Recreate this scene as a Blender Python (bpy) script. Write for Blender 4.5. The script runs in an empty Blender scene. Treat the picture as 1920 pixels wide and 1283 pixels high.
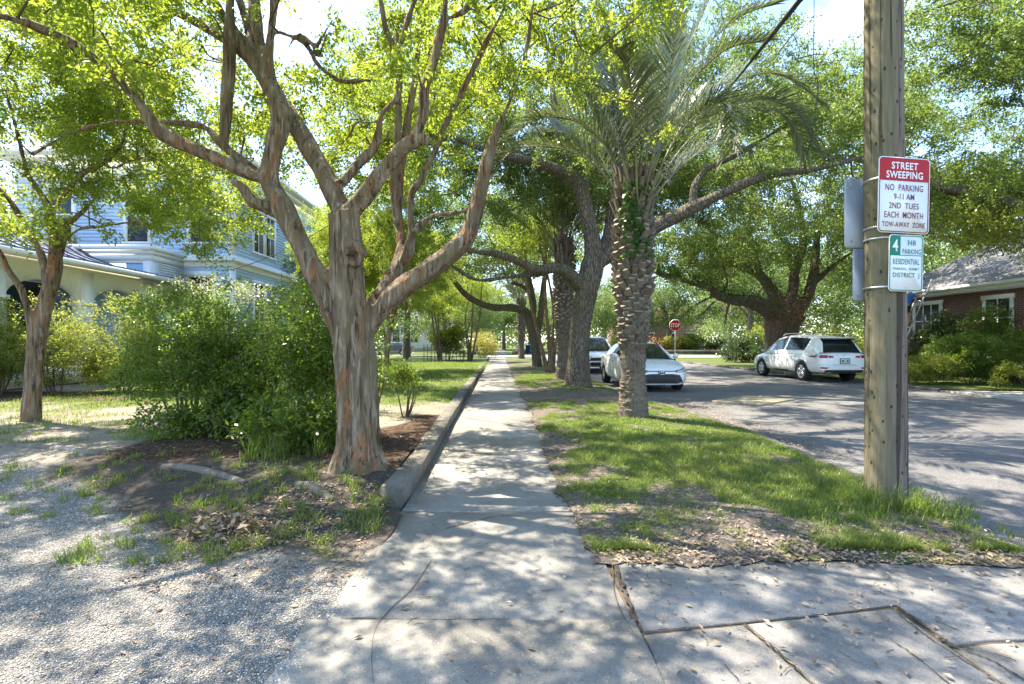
import bpy, bmesh, math, random
import numpy as np
from mathutils import Vector, Matrix
sc = bpy.context.scene
COL = sc.collection
PI = math.pi
R = math.radians
# ------------------------------------------------------------------ camera
CAMZ, F = 1.35, 933.0
cd = bpy.data.cameras.new('camera'); cam = bpy.data.objects.new('camera', cd); COL.objects.link(cam)
cam.location = (0, 0, CAMZ); cam.rotation_euler = (R(90), 0, 0)
cd.sensor_width = 36; cd.lens = 36 * F / 1920; cd.clip_end = 2000; cd.clip_start = 0.05
sc.camera = cam
# ------------------------------------------------------------------ light
SUN_AZ, SUN_EL = R(-57), R(60)
sd = Vector((math.sin(SUN_AZ) * math.cos(SUN_EL), math.cos(SUN_AZ) * math.cos(SUN_EL), math.sin(SUN_EL)))
ld = bpy.data.lights.new('sun', 'SUN'); ld.energy = 4.4; ld.angle = R(0.53); ld.color = (1, .90, .75)
lo = bpy.data.objects.new('sun', ld); COL.objects.link(lo); lo.rotation_euler = sd.to_track_quat('Z', 'Y').to_euler()
lo.location = (0, 0, 40)
w = bpy.data.worlds.new('World'); sc.world = w; w.use_nodes = True
nt = w.node_tree; nt.nodes.clear()
out = nt.nodes.new('ShaderNodeOutputWorld'); bg = nt.nodes.new('ShaderNodeBackground')
sky = nt.nodes.new('ShaderNodeTexSky'); sky.sky_type = 'NISHITA'; sky.sun_disc = False
sky.sun_elevation = SUN_EL; sky.sun_rotation = SUN_AZ; sky.dust_density = .6; sky.air_density = 1.0; sky.ozone_density = 2.5
bg.inputs[1].default_value = 0.15
tc = nt.nodes.new('ShaderNodeTexCoord'); mp = nt.nodes.new('ShaderNodeMapping'); mp.inputs['Scale'].default_value = (1.6, 1.6, 3.2)
nz = nt.nodes.new('ShaderNodeTexNoise'); nz.inputs['Scale'].default_value = 2.3; nz.inputs['Detail'].default_value = 7; nz.inputs['Roughness'].default_value = .58
rp = nt.nodes.new('ShaderNodeValToRGB'); rp.color_ramp.elements[0].position = .58; rp.color_ramp.elements[1].position = .80
mx = nt.nodes.new('ShaderNodeMix'); mx.data_type = 'RGBA'
mx.inputs[7].default_value = (4.6, 4.9, 5.4, 1)
nt.links.new(tc.outputs['Generated'], mp.inputs[0]); nt.links.new(mp.outputs[0], nz.inputs['Vector'])
nt.links.new(nz.outputs[0], rp.inputs[0]); nt.links.new(rp.outputs[0], mx.inputs[0])
nt.links.new(sky.outputs[0], mx.inputs[6]); nt.links.new(mx.outputs[2], bg.inputs[0]); nt.links.new(bg.outputs[0], out.inputs[0])
sc.view_settings.view_transform = 'Standard'; sc.view_settings.look = 'None'
sc.view_settings.exposure = 2.0; sc.view_settings.gamma = 1.0
sc.cycles.max_bounces = 8; sc.cycles.diffuse_bounces = 4; sc.cycles.transmission_bounces = 6; sc.cycles.glossy_bounces = 3
sc.cycles.transparent_max_bounces = 4; sc.cycles.use_denoising = True

# ------------------------------------------------------------------ helpers
def P(px, py, Y):
    return np.array(((px - 960) / F * Y, Y, CAMZ - (py - 641.5) / F * Y))
def G(px, py, z=0.0):
    Y = (CAMZ - z) * F / (py - 641.5)
    return np.array(((px - 960) / F * Y, Y, z))
def S(s, t, z=0.0):                      # street coordinates: across, along
    return np.array((s - .027 * t, t, z))
SROT = math.atan(.027)                    # street's turn about z
def tag(o, label=None, cat=None, group=None, kind=None):
    if label: o['label'] = label
    if cat: o['category'] = cat
    if group: o['group'] = group
    if kind: o['kind'] = kind
    return o
def empty(name, loc=(0, 0, 0), rz=0.0, label=None, cat=None, group=None):
    o = bpy.data.objects.new(name, None); COL.objects.link(o); o.location = tuple(loc); o.rotation_euler = (0, 0, rz)
    o.empty_display_size = .2
    return tag(o, label, cat, group)
def mesh_obj(name, V, F_, mat, parent=None, smooth=False, midx=None, attrs=None):
    """V (n,3); F_ list of arrays (m,k) or one array; vertices are given in the parent's frame"""
    me = bpy.data.meshes.new(name)
    V = np.asarray(V, dtype=np.float32).reshape(-1, 3)
    if isinstance(F_, np.ndarray): F_ = [F_]
    F_ = [np.asarray(f, dtype=np.int32) for f in F_ if len(f)]
    me.vertices.add(len(V)); me.vertices.foreach_set('co', V.ravel())
    nl = sum(f.size for f in F_); npoly = sum(len(f) for f in F_)
    me.loops.add(nl); me.polygons.add(npoly)
    me.loops.foreach_set('vertex_index', np.concatenate([f.ravel() for f in F_]))
    tot = np.concatenate([np.full(len(f), f.shape[1], dtype=np.int32) for f in F_])
    st = np.concatenate([[0], np.cumsum(tot)[:-1]]).astype(np.int32)
    me.polygons.foreach_set('loop_start', st)
    if smooth: me.polygons.foreach_set('use_smooth', np.ones(npoly, dtype=bool))
    for m in (mat if isinstance(mat, (list, tuple)) else [mat]): me.materials.append(m)
    if midx is not None: me.polygons.foreach_set('material_index', np.asarray(midx, dtype=np.int32))
    me.update(calc_edges=True)
    if attrs:
        for k, v in attrs.items():
            a = me.attributes.new(k, 'FLOAT', 'POINT'); a.data.foreach_set('value', np.asarray(v, dtype=np.float32))
    o = bpy.data.objects.new(name, me); COL.objects.link(o)
    if parent is not None: o.parent = parent
    return o
def catmull(pts, n):
    pts = np.asarray(pts, float); k = len(pts)
    if k < 3:
        t = np.linspace(0, 1, n)[:, None]; return pts[0] * (1 - t) + pts[-1] * t
    p = np.vstack([2 * pts[0] - pts[1], pts, 2 * pts[-1] - pts[-2]])
    out_ = []
    for u in np.linspace(0, k - 1, n):
        i = min(int(u), k - 2); t = u - i
        a, b, c, d = p[i], p[i + 1], p[i + 2], p[i + 3]
        out_.append(.5 * ((2 * b) + (-a + c) * t + (2 * a - 5 * b + 4 * c - d) * t * t + (-a + 3 * b - 3 * c + d) * t ** 3))
    return np.array(out_)
class MB:
    def __init__(s): s.V = []; s.F = {}; s.n = 0; s.M = {}
    def add(s, V, F_, m=0):
        V = np.asarray(V, float).reshape(-1, 3)
        for f in F_:
            s.F.setdefault(len(f), []).append([i + s.n for i in f]); s.M.setdefault(len(f), []).append(m)
        s.V.append(V); s.n += len(V); return s
    def box(s, lo_, hi_, m=0, M=None):
        x0, y0, z0 = lo_; x1, y1, z1 = hi_
        V = np.array([(x0, y0, z0), (x1, y0, z0), (x1, y1, z0), (x0, y1, z0), (x0, y0, z1), (x1, y0, z1), (x1, y1, z1), (x0, y1, z1)], float)
        if M is not None: V = V @ np.array(M)[:3, :3].T + np.array(M)[:3, 3]
        return s.add(V, [(0, 3, 2, 1), (4, 5, 6, 7), (0, 1, 5, 4), (1, 2, 6, 5), (2, 3, 7, 6), (3, 0, 4, 7)], m)
    def prism(s, poly, z0, z1, m=0, inset=0.0):
        n = len(poly); poly = np.asarray(poly, float)[:, :2]
        c = poly.mean(0)
        top = poly + (c - poly) / np.linalg.norm(c - poly, axis=1)[:, None] * inset
        V = np.vstack([np.c_[poly, np.full(n, z0)], np.c_[poly, np.full(n, z1 - inset * .7)], np.c_[top, np.full(n, z1)]])
        Fs = [tuple(range(2 * n, 3 * n)), tuple(range(n - 1, -1, -1))]
        for i in range(n):
            j = (i + 1) % n
            Fs += [(i, j, n + j, n + i), (n + i, n + j, 2 * n + j, 2 * n + i)]
        return s.add(V, Fs, m)
    def tube(s, pts, rad, k=8, n=None, cap=True, flute=None, m=0):
        pts = np.asarray(pts, float); rad = np.atleast_1d(np.asarray(rad, float))
        if n is None: n = len(pts)
        q = catmull(pts, n) if n != len(pts) else pts
        r = np.interp(np.linspace(0, 1, n), np.linspace(0, 1, len(rad)), rad) if len(rad) > 1 else np.full(n, rad[0])
        T = np.gradient(q, axis=0); T /= np.linalg.norm(T, axis=1)[:, None] + 1e-9
        a = np.array((1., 0, 0)) if abs(T[0][0]) < .8 else np.array((0, 1., 0))
        N = a - T[0] * a.dot(T[0]); N /= np.linalg.norm(N)
        th = np.arange(k) / k * 2 * PI; V = []
        for i in range(n):
            N = N - T[i] * N.dot(T[i]); N /= np.linalg.norm(N) + 1e-9
            B = np.cross(T[i], N)
            rr = r[i] * (np.ones(k) if flute is None else flute(th, i / max(1, n - 1)))
            V.append(q[i] + rr[:, None] * (np.cos(th)[:, None] * N + np.sin(th)[:, None] * B))
        V = np.vstack(V); Fs = []
        for i in range(n - 1):
            for j in range(k):
                j2 = (j + 1) % k
                Fs.append((i * k + j, i * k + j2, (i + 1) * k + j2, (i + 1) * k + j))
        if cap: Fs += [tuple(range(k - 1, -1, -1)), tuple((n - 1) * k + j for j in range(k))]
        return s.add(V, Fs, m)
    def lathe(s, prof, k=16, c=(0, 0, 0), axis='z', m=0):
        V = []; Fs = []; n = len(prof)
        for r, h in prof:
            for j in range(k):
                a = j / k * 2 * PI; x, y = r * math.cos(a), r * math.sin(a)
                V.append((x, y, h) if axis == 'z' else ((x, h, y) if axis == 'y' else (h, x, y)))
        for i in range(n - 1):
            for j in range(k):
                j2 = (j + 1) % k; Fs.append((i * k + j, i * k + j2, (i + 1) * k + j2, (i + 1) * k + j))
        return s.add(np.array(V) + np.array(c), Fs, m)
    def build(s, name, mat, parent=None, smooth=False):
        ks = sorted(s.F)
        o = mesh_obj(name, np.vstack(s.V), [np.array(s.F[k]) for k in ks], mat, parent, smooth,
                     np.concatenate([np.array(s.M[k]) for k in ks]))
        return o
def modified(o, mods):
    """apply modifiers without operators"""
    for typ, kw in mods:
        md = o.modifiers.new(typ, typ)
        for k, v in kw.items(): setattr(md, k, v)
    dg = bpy.context.evaluated_depsgraph_get(); dg.update()
    me = bpy.data.meshes.new_from_object(o.evaluated_get(dg), depsgraph=dg)
    old = o.data; o.modifiers.clear(); o.data = me; me.name = old.name
    bpy.data.meshes.remove(old)
    return o
def shade_smooth(o):
    o.data.polygons.foreach_set('use_smooth', np.ones(len(o.data.polygons), dtype=bool)); return o
def fuse(name, mb, voxel, mat, parent=None, smooth_it=3, rough=0.0, seed=0):
    o = mb.build(name, mat, parent)
    modified(o, [('REMESH', dict(mode='VOXEL', voxel_size=voxel, use_smooth_shade=True)),
                 ('SMOOTH', dict(factor=.5, iterations=smooth_it))])
    if rough > 0:
        n = len(o.data.vertices); co = np.empty(n * 3, np.float32); no = np.empty(n * 3, np.float32)
        o.data.vertices.foreach_get('co', co); o.data.vertices.foreach_get('normal', no)
        co = co.reshape(-1, 3); no = no.reshape(-1, 3)
        d = snoise(co * np.array((5, 5, 2.0)), seed) * .6 + snoise(co * np.array((14, 14, 5.0)), seed + 7) * .4
        co = co + no * (d * rough)[:, None]
        o.data.vertices.foreach_set('co', co.ravel().astype(np.float32)); o.data.update()
    return shade_smooth(o)
def snoise(p, seed=0):
    """cheap smooth pseudo noise in about [-1,1]"""
    rg = np.random.default_rng(seed + 991); v = np.zeros(len(p)); a = 0
    for k in range(5):
        d = rg.normal(size=p.shape[1]); d /= np.linalg.norm(d)
        f = .55 * 1.55 ** k; ph = rg.random() * 6.28
        d2 = rg.normal(size=p.shape[1])
        v += np.sin(p @ d * f * 2 + ph + 1.3 * np.sin(p @ d2 * f * .9 + ph * 2)) / (k + 1.2); a += 1 / (k + 1.2)
    return v / a * 1.6
def vnoise2(x, y, seed=0):
    """value noise on 2D points, bilinear smooth"""
    rg = np.random.default_rng(seed); T = rg.random((256, 256))
    xi = np.floor(x).astype(int); yi = np.floor(y).astype(int); fx = x - xi; fy = y - yi
    fx = fx * fx * (3 - 2 * fx); fy = fy * fy * (3 - 2 * fy)
    g = lambda a, b: T[a % 256, b % 256]
    return (g(xi, yi) * (1 - fx) + g(xi + 1, yi) * fx) * (1 - fy) + (g(xi, yi + 1) * (1 - fx) + g(xi + 1, yi + 1) * fx) * fy
def fbm(x, y, seed=0, o=4):
    v = 0; a = 0
    for k in range(o): v = v + vnoise2(x * 2 ** k + 17 * k, y * 2 ** k - 9 * k, seed + k) / 2 ** k; a += 1 / 2 ** k
    return v / a
def sstep(a, b, x):
    t = np.clip((x - a) / (b - a), 0, 1); return t * t * (3 - 2 * t)
# ------------------------------------------------------------------ materials
class NT:
    def __init__(s, name):
        s.m = bpy.data.materials.new(name); s.m.use_nodes = True; s.t = s.m.node_tree; s.t.nodes.clear()
        s.out = s.t.nodes.new('ShaderNodeOutputMaterial')
    def n(s, typ, ins=None, **kw):
        x = s.t.nodes.new(typ)
        for k, v in kw.items(): setattr(x, k, v)
        for k, v in (ins or {}).items():
            if isinstance(v, bpy.types.NodeSocket): s.t.links.new(v, x.inputs[k])
            else: x.inputs[k].default_value = v
        return x
    def coord(s, kind='Object', scale=(1, 1, 1), rot=(0, 0, 0)):
        c = s.n('ShaderNodeTexCoord')
        return s.n('ShaderNodeMapping', {'Vector': c.outputs[kind], 'Scale': scale, 'Rotation': rot}).outputs[0]
    def noise(s, vec, scale, detail=4, rough=.55, dist=0.0):
        return s.n('ShaderNodeTexNoise', {'Vector': vec, 'Scale': scale, 'Detail': detail, 'Roughness': rough, 'Distortion': dist}).outputs[0]
    def ramp(s, fac, *stops):
        x = s.n('ShaderNodeValToRGB', {0: fac}); e = x.color_ramp.elements
        while len(e) < len(stops): e.new(.5)
        for i, (p, c) in enumerate(stops):
            e[i].position = p; e[i].color = (c, c, c, 1) if isinstance(c, (int, float)) else (*c, 1)
        return x.outputs[0]
    def mix(s, f, a, b, blend='MIX'):
        c = lambda v: v if isinstance(v, bpy.types.NodeSocket) else (*v, 1)
        return s.n('ShaderNodeMix', {0: f, 6: c(a), 7: c(b)}, data_type='RGBA', blend_type=blend).outputs[2]
    def attr(s, name): return s.n('ShaderNodeAttribute', attribute_name=name).outputs['Fac']
    def math(s, op, a, b=0.0): return s.n('ShaderNodeMath', {0: a, 1: b}, operation=op).outputs[0]
    def bump(s, h, strength=.5, dist=.02, normal=None):
        i = {'Height': h, 'Strength': strength, 'Distance': dist}
        if normal is not None: i['Normal'] = normal
        return s.n('ShaderNodeBump', i).outputs[0]
    def pbr(s, color, rough=.6, normal=None, spec=.5, metal=0.0, **kw):
        i = {'Base Color': color if isinstance(color, bpy.types.NodeSocket) else (*color, 1), 'Roughness': rough, 'Metallic': metal, 'Specular IOR Level': spec}
        if normal is not None: i['Normal'] = normal
        for k, v in kw.items(): i[k] = v
        return s.n('ShaderNodeBsdfPrincipled', i).outputs[0]
    def done(s, sh): s.t.links.new(sh, s.out.inputs[0]); return s.m
def leaf_mat(name, cols, trans, tfac=.45, rough=.42, spec=.45):
    t = NT(name); g = t.n('ShaderNodeNewGeometry'); r = g.outputs['Random Per Island']
    c = t.ramp(r, *[(i / max(1, len(cols) - 1), k) for i, k in enumerate(cols)])
    big = t.noise(t.coord('Object'), .9, 2)
    c = t.mix(t.ramp(big, (.35, 0.0), (.7, 1.0)), c, t.mix(.5, c, cols[-1]))
    tr = t.mix(r, trans, tuple(v * .6 for v in trans))
    a = t.pbr(c, rough, spec=spec)
    b = t.n('ShaderNodeBsdfTranslucent', {0: tr}).outputs[0]
    return t.done(t.n('ShaderNodeMixShader', {0: tfac, 1: a, 2: b}).outputs[0])
def plain(name, color, rough=.6, metal=0.0, spec=.5, var=.12, scale=6, bump=0.0, **kw):
    t = NT(name); n = t.noise(t.coord('Object'), scale, 5)
    c = t.mix(t.ramp(n, (.3, 0.0), (.75, 1.0)), tuple(v * (1 - var) for v in color), tuple(min(1, v * (1 + var)) for v in color))
    nr = t.bump(t.noise(t.coord('Object'), scale * 12, 4), bump, .01) if bump else None
    return t.done(t.pbr(c, rough, nr, spec, metal, **kw))
def crape_bark():
    t = NT('crape_bark'); v = t.coord('Object', (1, 1, .16)); v2 = t.coord('Object', (1, 1, .2), (0, 0, .6)); o_ = t.coord('Object')
    base = t.ramp(t.noise(v, 13, 7, .65, .7), (.30, (.075, .048, .03)), (.46, (.165, .118, .075)), (.58, (.255, .19, .125)), (.72, (.40, .325, .24)))
    c = t.mix(t.math('MULTIPLY', t.ramp(t.noise(o_, 2.6, 5), (.42, 0.0), (.62, 1.0)), .62), base, t.mix(t.noise(v, 20, 4), (.085, .06, .03), (.215, .165, .088)))
    rust = t.ramp(t.noise(v2, 8.5, 5, .6, 1.0), (.54, 0.0), (.62, 1.0))
    rustc = t.ramp(t.noise(v, 30, 3), (.3, (.16, .055, .02)), (.7, (.42, .17, .055)))
    c = t.mix(t.math('MULTIPLY', rust, .62), c, rustc)
    pale = t.ramp(t.noise(t.coord('Object', (1, 1, .11), (0, 0, 1.7)), 21, 5, .6, .7), (.57, 0.0), (.65, 1.0))
    c = t.mix(t.math('MULTIPLY', pale, .55), c, t.mix(t.noise(v, 40, 3), (.30, .235, .17), (.52, .45, .36)))
    crack = t.ramp(t.noise(t.coord('Object', (1, 1, .09), (0, 0, .3)), 26, 4, .6, .5), (.36, 1.0), (.42, 0.0))
    c = t.mix(t.math('MULTIPLY', crack, .7), c, (.045, .03, .02))
    h = t.math('ADD', t.math('SUBTRACT', t.noise(v, 14, 7, .7, .8), t.math('MULTIPLY', crack, .5)), t.math('MULTIPLY', t.noise(o_, 60, 4, .6), .25))
    h = t.math('SUBTRACT', h, t.math('MULTIPLY', rust, .22))
    return t.done(t.pbr(c, .82, t.bump(h, 1.0, .03), .2))
def bark(name, dark, light, scale=16, moss=0.0, mosscol=(.09, .1, .03), stretch=.25):
    t = NT(name); v = t.coord('Object', (1, 1, stretch))
    vo = t.n('ShaderNodeTexVoronoi', {'Vector': t.mix(.12, v, t.n('ShaderNodeTexNoise', {'Vector': v, 'Scale': 6.}).outputs[1]), 'Scale': float(scale)}, feature='DISTANCE_TO_EDGE').outputs[0]
    n = t.noise(v, 9, 7, .65)
    h = t.math('ADD', t.ramp(vo, (0, 0.0), (.22, 1.0)), t.math('MULTIPLY', n, .8))
    c = t.ramp(h, (.3, dark), (1.0, light), (1.5, light))
    if moss: c = t.mix(t.math('MULTIPLY', t.ramp(t.noise(t.coord('Object'), 2.2, 5), (.45, 0.0), (.65, 1.0)), moss), c, mosscol)
    return t.done(t.pbr(c, .9, t.bump(h, 1.0, .03), .2))
M = {}
M['crape_bark'] = crape_bark()
M['oak_bark'] = bark('oak_bark', (.055, .043, .032), (.21, .172, .132), 19, .4)
M['far_bark'] = bark('far_bark', (.06, .048, .038), (.2, .165, .13), 9, .3)
M['twig'] = plain('twig_bark', (.13, .095, .065), .85, spec=.2, var=.3, scale=3)
M['crape_leaf'] = leaf_mat('crape_leaf', [(.06, .115, .018), (.095, .155, .024), (.14, .19, .03)], (.50, .62, .06), .56, .4)
M['oak_leaf'] = leaf_mat('oak_leaf', [(.055, .095, .022), (.088, .128, .03), (.125, .16, .042)], (.33, .46, .07), .48, .36, .5)
M['far_leaf'] = leaf_mat('far_leaf', [(.055, .10, .028), (.085, .13, .036), (.12, .16, .05)], (.32, .46, .10), .48, .4)
M['shrub_leaf'] = leaf_mat('shrub_leaf', [(.045, .085, .014), (.078, .13, .02), (.125, .17, .028)], (.34, .50, .055), .48, .34, .55)
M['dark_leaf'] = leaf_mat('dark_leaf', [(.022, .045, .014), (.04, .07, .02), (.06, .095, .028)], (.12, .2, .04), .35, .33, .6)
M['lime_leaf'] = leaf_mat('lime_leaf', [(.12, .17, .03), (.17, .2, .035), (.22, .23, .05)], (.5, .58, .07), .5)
M['yellow_leaf'] = leaf_mat('yellow_leaf', [(.2, .2, .05), (.28, .25, .06), (.25, .17, .06)], (.6, .58, .1), .5)
M['red_leaf'] = leaf_mat('red_leaf', [(.2, .07, .05), (.24, .11, .07), (.14, .12, .04)], (.45, .2, .12), .4)
M['brown_leaf'] = leaf_mat('brown_leaf', [(.2, .1, .045), (.27, .15, .07)], (.4, .2, .08), .3)
M['ivy_leaf'] = leaf_mat('ivy_leaf', [(.03, .085, .012), (.05, .13, .018)], (.15, .34, .03), .35, .35)
M['grass'] = leaf_mat('grass_blade', [(.065, .13, .02), (.09, .165, .026), (.125, .19, .034), (.17, .20, .05), (.25, .21, .10)], (.34, .50, .05), .44, .4, .35)
M['litter'] = leaf_mat('dead_leaf', [(.12, .075, .042), (.22, .15, .095), (.33, .25, .17), (.42, .34, .26)], (.3, .18, .09), .12, .7, .2)
M['palm_leaf'] = leaf_mat('palm_leaflet', [(.07, .095, .048), (.11, .135, .07), (.165, .18, .105)], (.24, .31, .09), .26, .24, .85)
M['palm_stem'] = plain('palm_stem', (.2, .19, .1), .5, var=.25, scale=5)
M['moss_strand'] = plain('moss_strand', (.3, .31, .26), .9, var=.2)
M['white'] = plain('white_paint', (.8, .79, .75), .45, var=.04)
M['cream'] = plain('cream_paint', (.80, .77, .66), .5, var=.05)
M['black'] = plain('black_metal', (.02, .02, .022), .5, .3)
M['rubber'] = plain('tyre_rubber', (.022, .022, .023), .8, spec=.25)
M['steel'] = plain('galvanised_steel', (.5, .51, .52), .38, .85, var=.12, scale=20)
M['greymetal'] = plain('sign_back_aluminium', (.36, .385, .42), .5, .35, var=.06, scale=4)
M['carpaint'] = plain('white_car_paint', (.78, .79, .79), .28, var=.01, **{'Coat Weight': .7, 'Coat Roughness': .06})
M['cargrey'] = plain('dark_car_paint', (.045, .05, .065), .3, var=.02, **{'Coat Weight': .7, 'Coat Roughness': .06})
M['glass'] = plain('car_glass', (.015, .02, .022), .06, spec=.8, var=.01)
M['winglass'] = plain('window_glass', (.03, .035, .04), .05, spec=.8, var=.05)
M['redlens'] = plain('red_lens', (.33, .02, .018), .15, var=.05)
M['clearlens'] = plain('clear_lens', (.5, .52, .55), .1, .2)
M['plastic'] = plain('dark_plastic', (.035, .036, .038), .6)
M['alloy'] = plain('alloy_wheel', (.55, .56, .57), .3, .75, var=.05)
M['chrome'] = plain('chrome', (.75, .75, .75), .12, .95, var=.02)
# ------------------------------------------------------------------ ground: base sheet, road, pavements
M['soil'] = plain('soil', (.12, .095, .065), .95, var=.4, scale=2, bump=.4, spec=.1)
def grid_mesh(name, X, Y, Z, mat, attrs=None):
    h, k = X.shape
    V = np.c_[X.ravel(), Y.ravel(), Z.ravel()]
    i = (np.arange(h - 1)[:, None] * k + np.arange(k - 1)[None]).ravel()
    return mesh_obj(name, V, np.c_[i, i + 1, i + k + 1, i + k], mat, None, True, None, {a: v.ravel() for a, v in (attrs or {}).items()})
def make_lawn_mat():
    t = NT('far_lawn'); v = t.coord('Object')
    c = t.ramp(t.noise(v, .35, 6, .6), (.35, (.14, .115, .07)), (.5, (.09, .12, .03)), (.7, (.075, .13, .025)))
    c = t.mix(.35, c, t.ramp(t.noise(v, 9, 4), (.3, (.04, .06, .015)), (.7, (.16, .19, .06))))
    return t.done(t.pbr(c, .95, t.bump(t.noise(v, 30, 3), .8, .04), .1))
M['lawn'] = make_lawn_mat()
ax = np.concatenate([np.linspace(-600, -60, 12), np.linspace(-50, 50, 40), np.linspace(60, 600, 12)])
ay = np.concatenate([np.linspace(-60, -5, 8), np.linspace(0, 110, 50), np.linspace(140, 900, 10)])
gx, gy = np.meshgrid(ax, ay)
tag(grid_mesh('ground', gx, gy, np.full(gx.shape, -.17), M['lawn']), kind='structure')

def make_asphalt():
    t = NT('asphalt'); v = t.coord('Object')
    vo = t.n('ShaderNodeTexVoronoi', {'Vector': v, 'Scale': 150.}); sp = vo.outputs[1]
    g = t.ramp(t.n('ShaderNodeSeparateColor', {0: sp}).outputs[0], (0, (.10, .097, .094)), (.6, (.165, .159, .151)), (1, (.265, .255, .237)))
    big = t.ramp(t.noise(v, .8, 6, .65), (.3, .6), (.7, 1.18))
    c = t.mix(1.0, g, big, 'MULTIPLY')
    nr = t.bump(vo.outputs[0], .7, .008)
    return t.done(t.pbr(c, .82, nr, .35))
M['asphalt'] = make_asphalt()
def kerb_s(t): return np.interp(t, [0, 3, 5, 7.5, 10, 13, 20, 60], [3.4, 3.45, 3.6, 3.85, 3.72, 3.42, 3.3, 3.3])
ROADZ = -.09
ts = np.concatenate([np.linspace(-6, 20, 60), np.linspace(21, 46, 20)])
sg, tg = np.meshgrid(np.linspace(0, 1, 24), ts)
s0 = kerb_s(tg) - .25; s1 = np.where(tg > 40, 12.8 + (tg - 40) * .35, 12.8)
sx = s0 + (s1 - s0) * sg
road_z = ROADZ + .05 * (1 - (2 * sg - 1) ** 2)
tag(grid_mesh('road', sx - .027 * tg, tg, road_z, M['asphalt']), kind='structure')
def strip(name, pts_l, pts_r, z, mat, nseg=1):
    V = []; Fs = []
    for a, b in zip(pts_l, pts_r): V += [(a[0], a[1], z), (b[0], b[1], z)]
    for i in range(len(pts_l) - 1): Fs.append((2 * i, 2 * i + 1, 2 * i + 3, 2 * i + 2))
    return mesh_obj(name, V, np.array(Fs), mat)
def make_lightroad():
    t = NT('pale_street'); v = t.coord('Object')
    c = t.ramp(t.noise(v, .6, 6), (.3, (.3, .295, .28)), (.7, (.42, .41, .385)))
    return t.done(t.pbr(c, .85, t.bump(t.noise(v, 60, 3), .4, .01), .3))
M['pale_street'] = make_lightroad()
tag(strip('cross_street', [S(-70, 46.0), S(90, 46.0)], [S(-70, 54.5), S(90, 54.5)], -.074, M['pale_street']), kind='structure')

def make_concrete(name, a, b, dark=.5, sp=1.0):
    t = NT(name); v = t.coord('Object')
    n = t.noise(v, 1.3, 7, .62)
    c = t.ramp(n, (.28, a), (.72, b))
    st = t.ramp(t.noise(v, .55, 5, .7, .7), (.42, 1.0), (.75, dark + .15))
    c = t.mix(1.0, c, st, 'MULTIPLY')
    vo = t.n('ShaderNodeTexVoronoi', {'Vector': v, 'Scale': 85.})
    r = t.n('ShaderNodeSeparateColor', {0: vo.outputs[1]}).outputs[0]
    sw = t.math('LESS_THAN', vo.outputs[0], .33)
    c = t.mix(t.math('MULTIPLY', sw, t.ramp(r, (.86, 0.0), (.88, .5 * sp))), c, (.5, .48, .44))
    c = t.mix(t.math('MULTIPLY', sw, t.ramp(r, (.10, .6 * sp), (.13, 0.0))), c, (.1, .085, .07))
    fine = t.noise(v, 130, 3, .7)
    c = t.mix(.30, c, t.ramp(fine, (.3, .0), (.7, .62)), 'OVERLAY')
    h = t.math('ADD', t.math('MULTIPLY', fine, .6), t.math('MULTIPLY', t.noise(v, 24, 5, .7), .9))
    return t.done(t.pbr(c, .86, t.bump(h, .5, .008), .3))
M['concrete'] = make_concrete('sidewalk_concrete', (.22, .207, .180), (.36, .343, .306), .34)
M['apron'] = make_concrete('apron_concrete', (.20, .191, .177), (.29, .279, .258), .42, .8)
M['kerb'] = make_concrete('kerb_concrete', (.09, .08, .062), (.27, .248, .208), .25)
rg = np.random.default_rng(3)
# sidewalk slabs
mb = MB(); joints = [1.2, 2.42, 3.96]
while joints[-1] < 45: joints.append(joints[-1] + 1.53)
for i in range(len(joints) - 1):
    a, b = joints[i] + .004, joints[i + 1] - .004
    l0 = -.93 if b < 2.6 else (-.86 if b < 4.2 else -.77)
    dz = rg.normal() * .0025
    n = 6; L_, R_ = [], []
    for q in np.linspace(a, b, n):
        L_.append(S(l0 + rg.normal() * .004, q)); R_.append(S(.655 + rg.normal() * .006 + (.006 if b < 3.2 else 0), q))
    mb.prism(np.array(R_ + L_[::-1]), -.1, dz, inset=.007)
tag(mb.build('sidewalk', M['concrete']), kind='structure')
mb = MB()
mb.prism([S(-1, 54.7), S(1, 54.7), S(1, 110), S(-1, 110)], -.16, -.02, inset=.01)
tag(mb.build('far_sidewalk', M['concrete']), kind='structure')
# driveway apron: irregular cracked slabs
mb = MB()
def slab(pts, z=0.0, gap=.006):
    p = np.array([G(*q)[:2] for q in pts]); c = p.mean(0)
    p = p + (c - p) / np.linalg.norm(c - p, axis=1)[:, None] * .002
    if np.cross(p[1] - p[0], p[2] - p[1]) < 0: p = p[::-1]
    mb.prism(p, -.12, z, inset=.008)
slab([(1146, 1036), (1178, 1110), (1205, 1183), (1330, 1171), (1480, 1157), (1600, 1143), (1680, 1133), (1735, 1170), (1790, 1208), (1850, 1199), (1960, 1197), (2300, 1193), (2300, 1056), (1930, 1049), (1560, 1050)], -.002)
slab([(1207, 1187), (1300, 1178), (1393, 1169), (1450, 1216), (1535, 1290), (1610, 1360), (1278, 1360), (1240, 1270)], -.006)
slab([(1400, 1168), (1550, 1151), (1675, 1139), (1730, 1176), (1772, 1206), (1830, 1245), (1990, 1360), (1620, 1360), (1530, 1280)], -.004)
slab([(1781, 1208), (1796, 1214), (1850, 1205), (1980, 1201), (2300, 1198), (2300, 1360), (2010, 1360), (1880, 1275)], -.003)
slab([(1278, 1362), (2300, 1362), (2300, 1700), (1500, 1700)], -.003)
tag(mb.build('driveway_apron', M['apron']), kind='structure')
mb = MB()   # soil that shows in the joints
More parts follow.
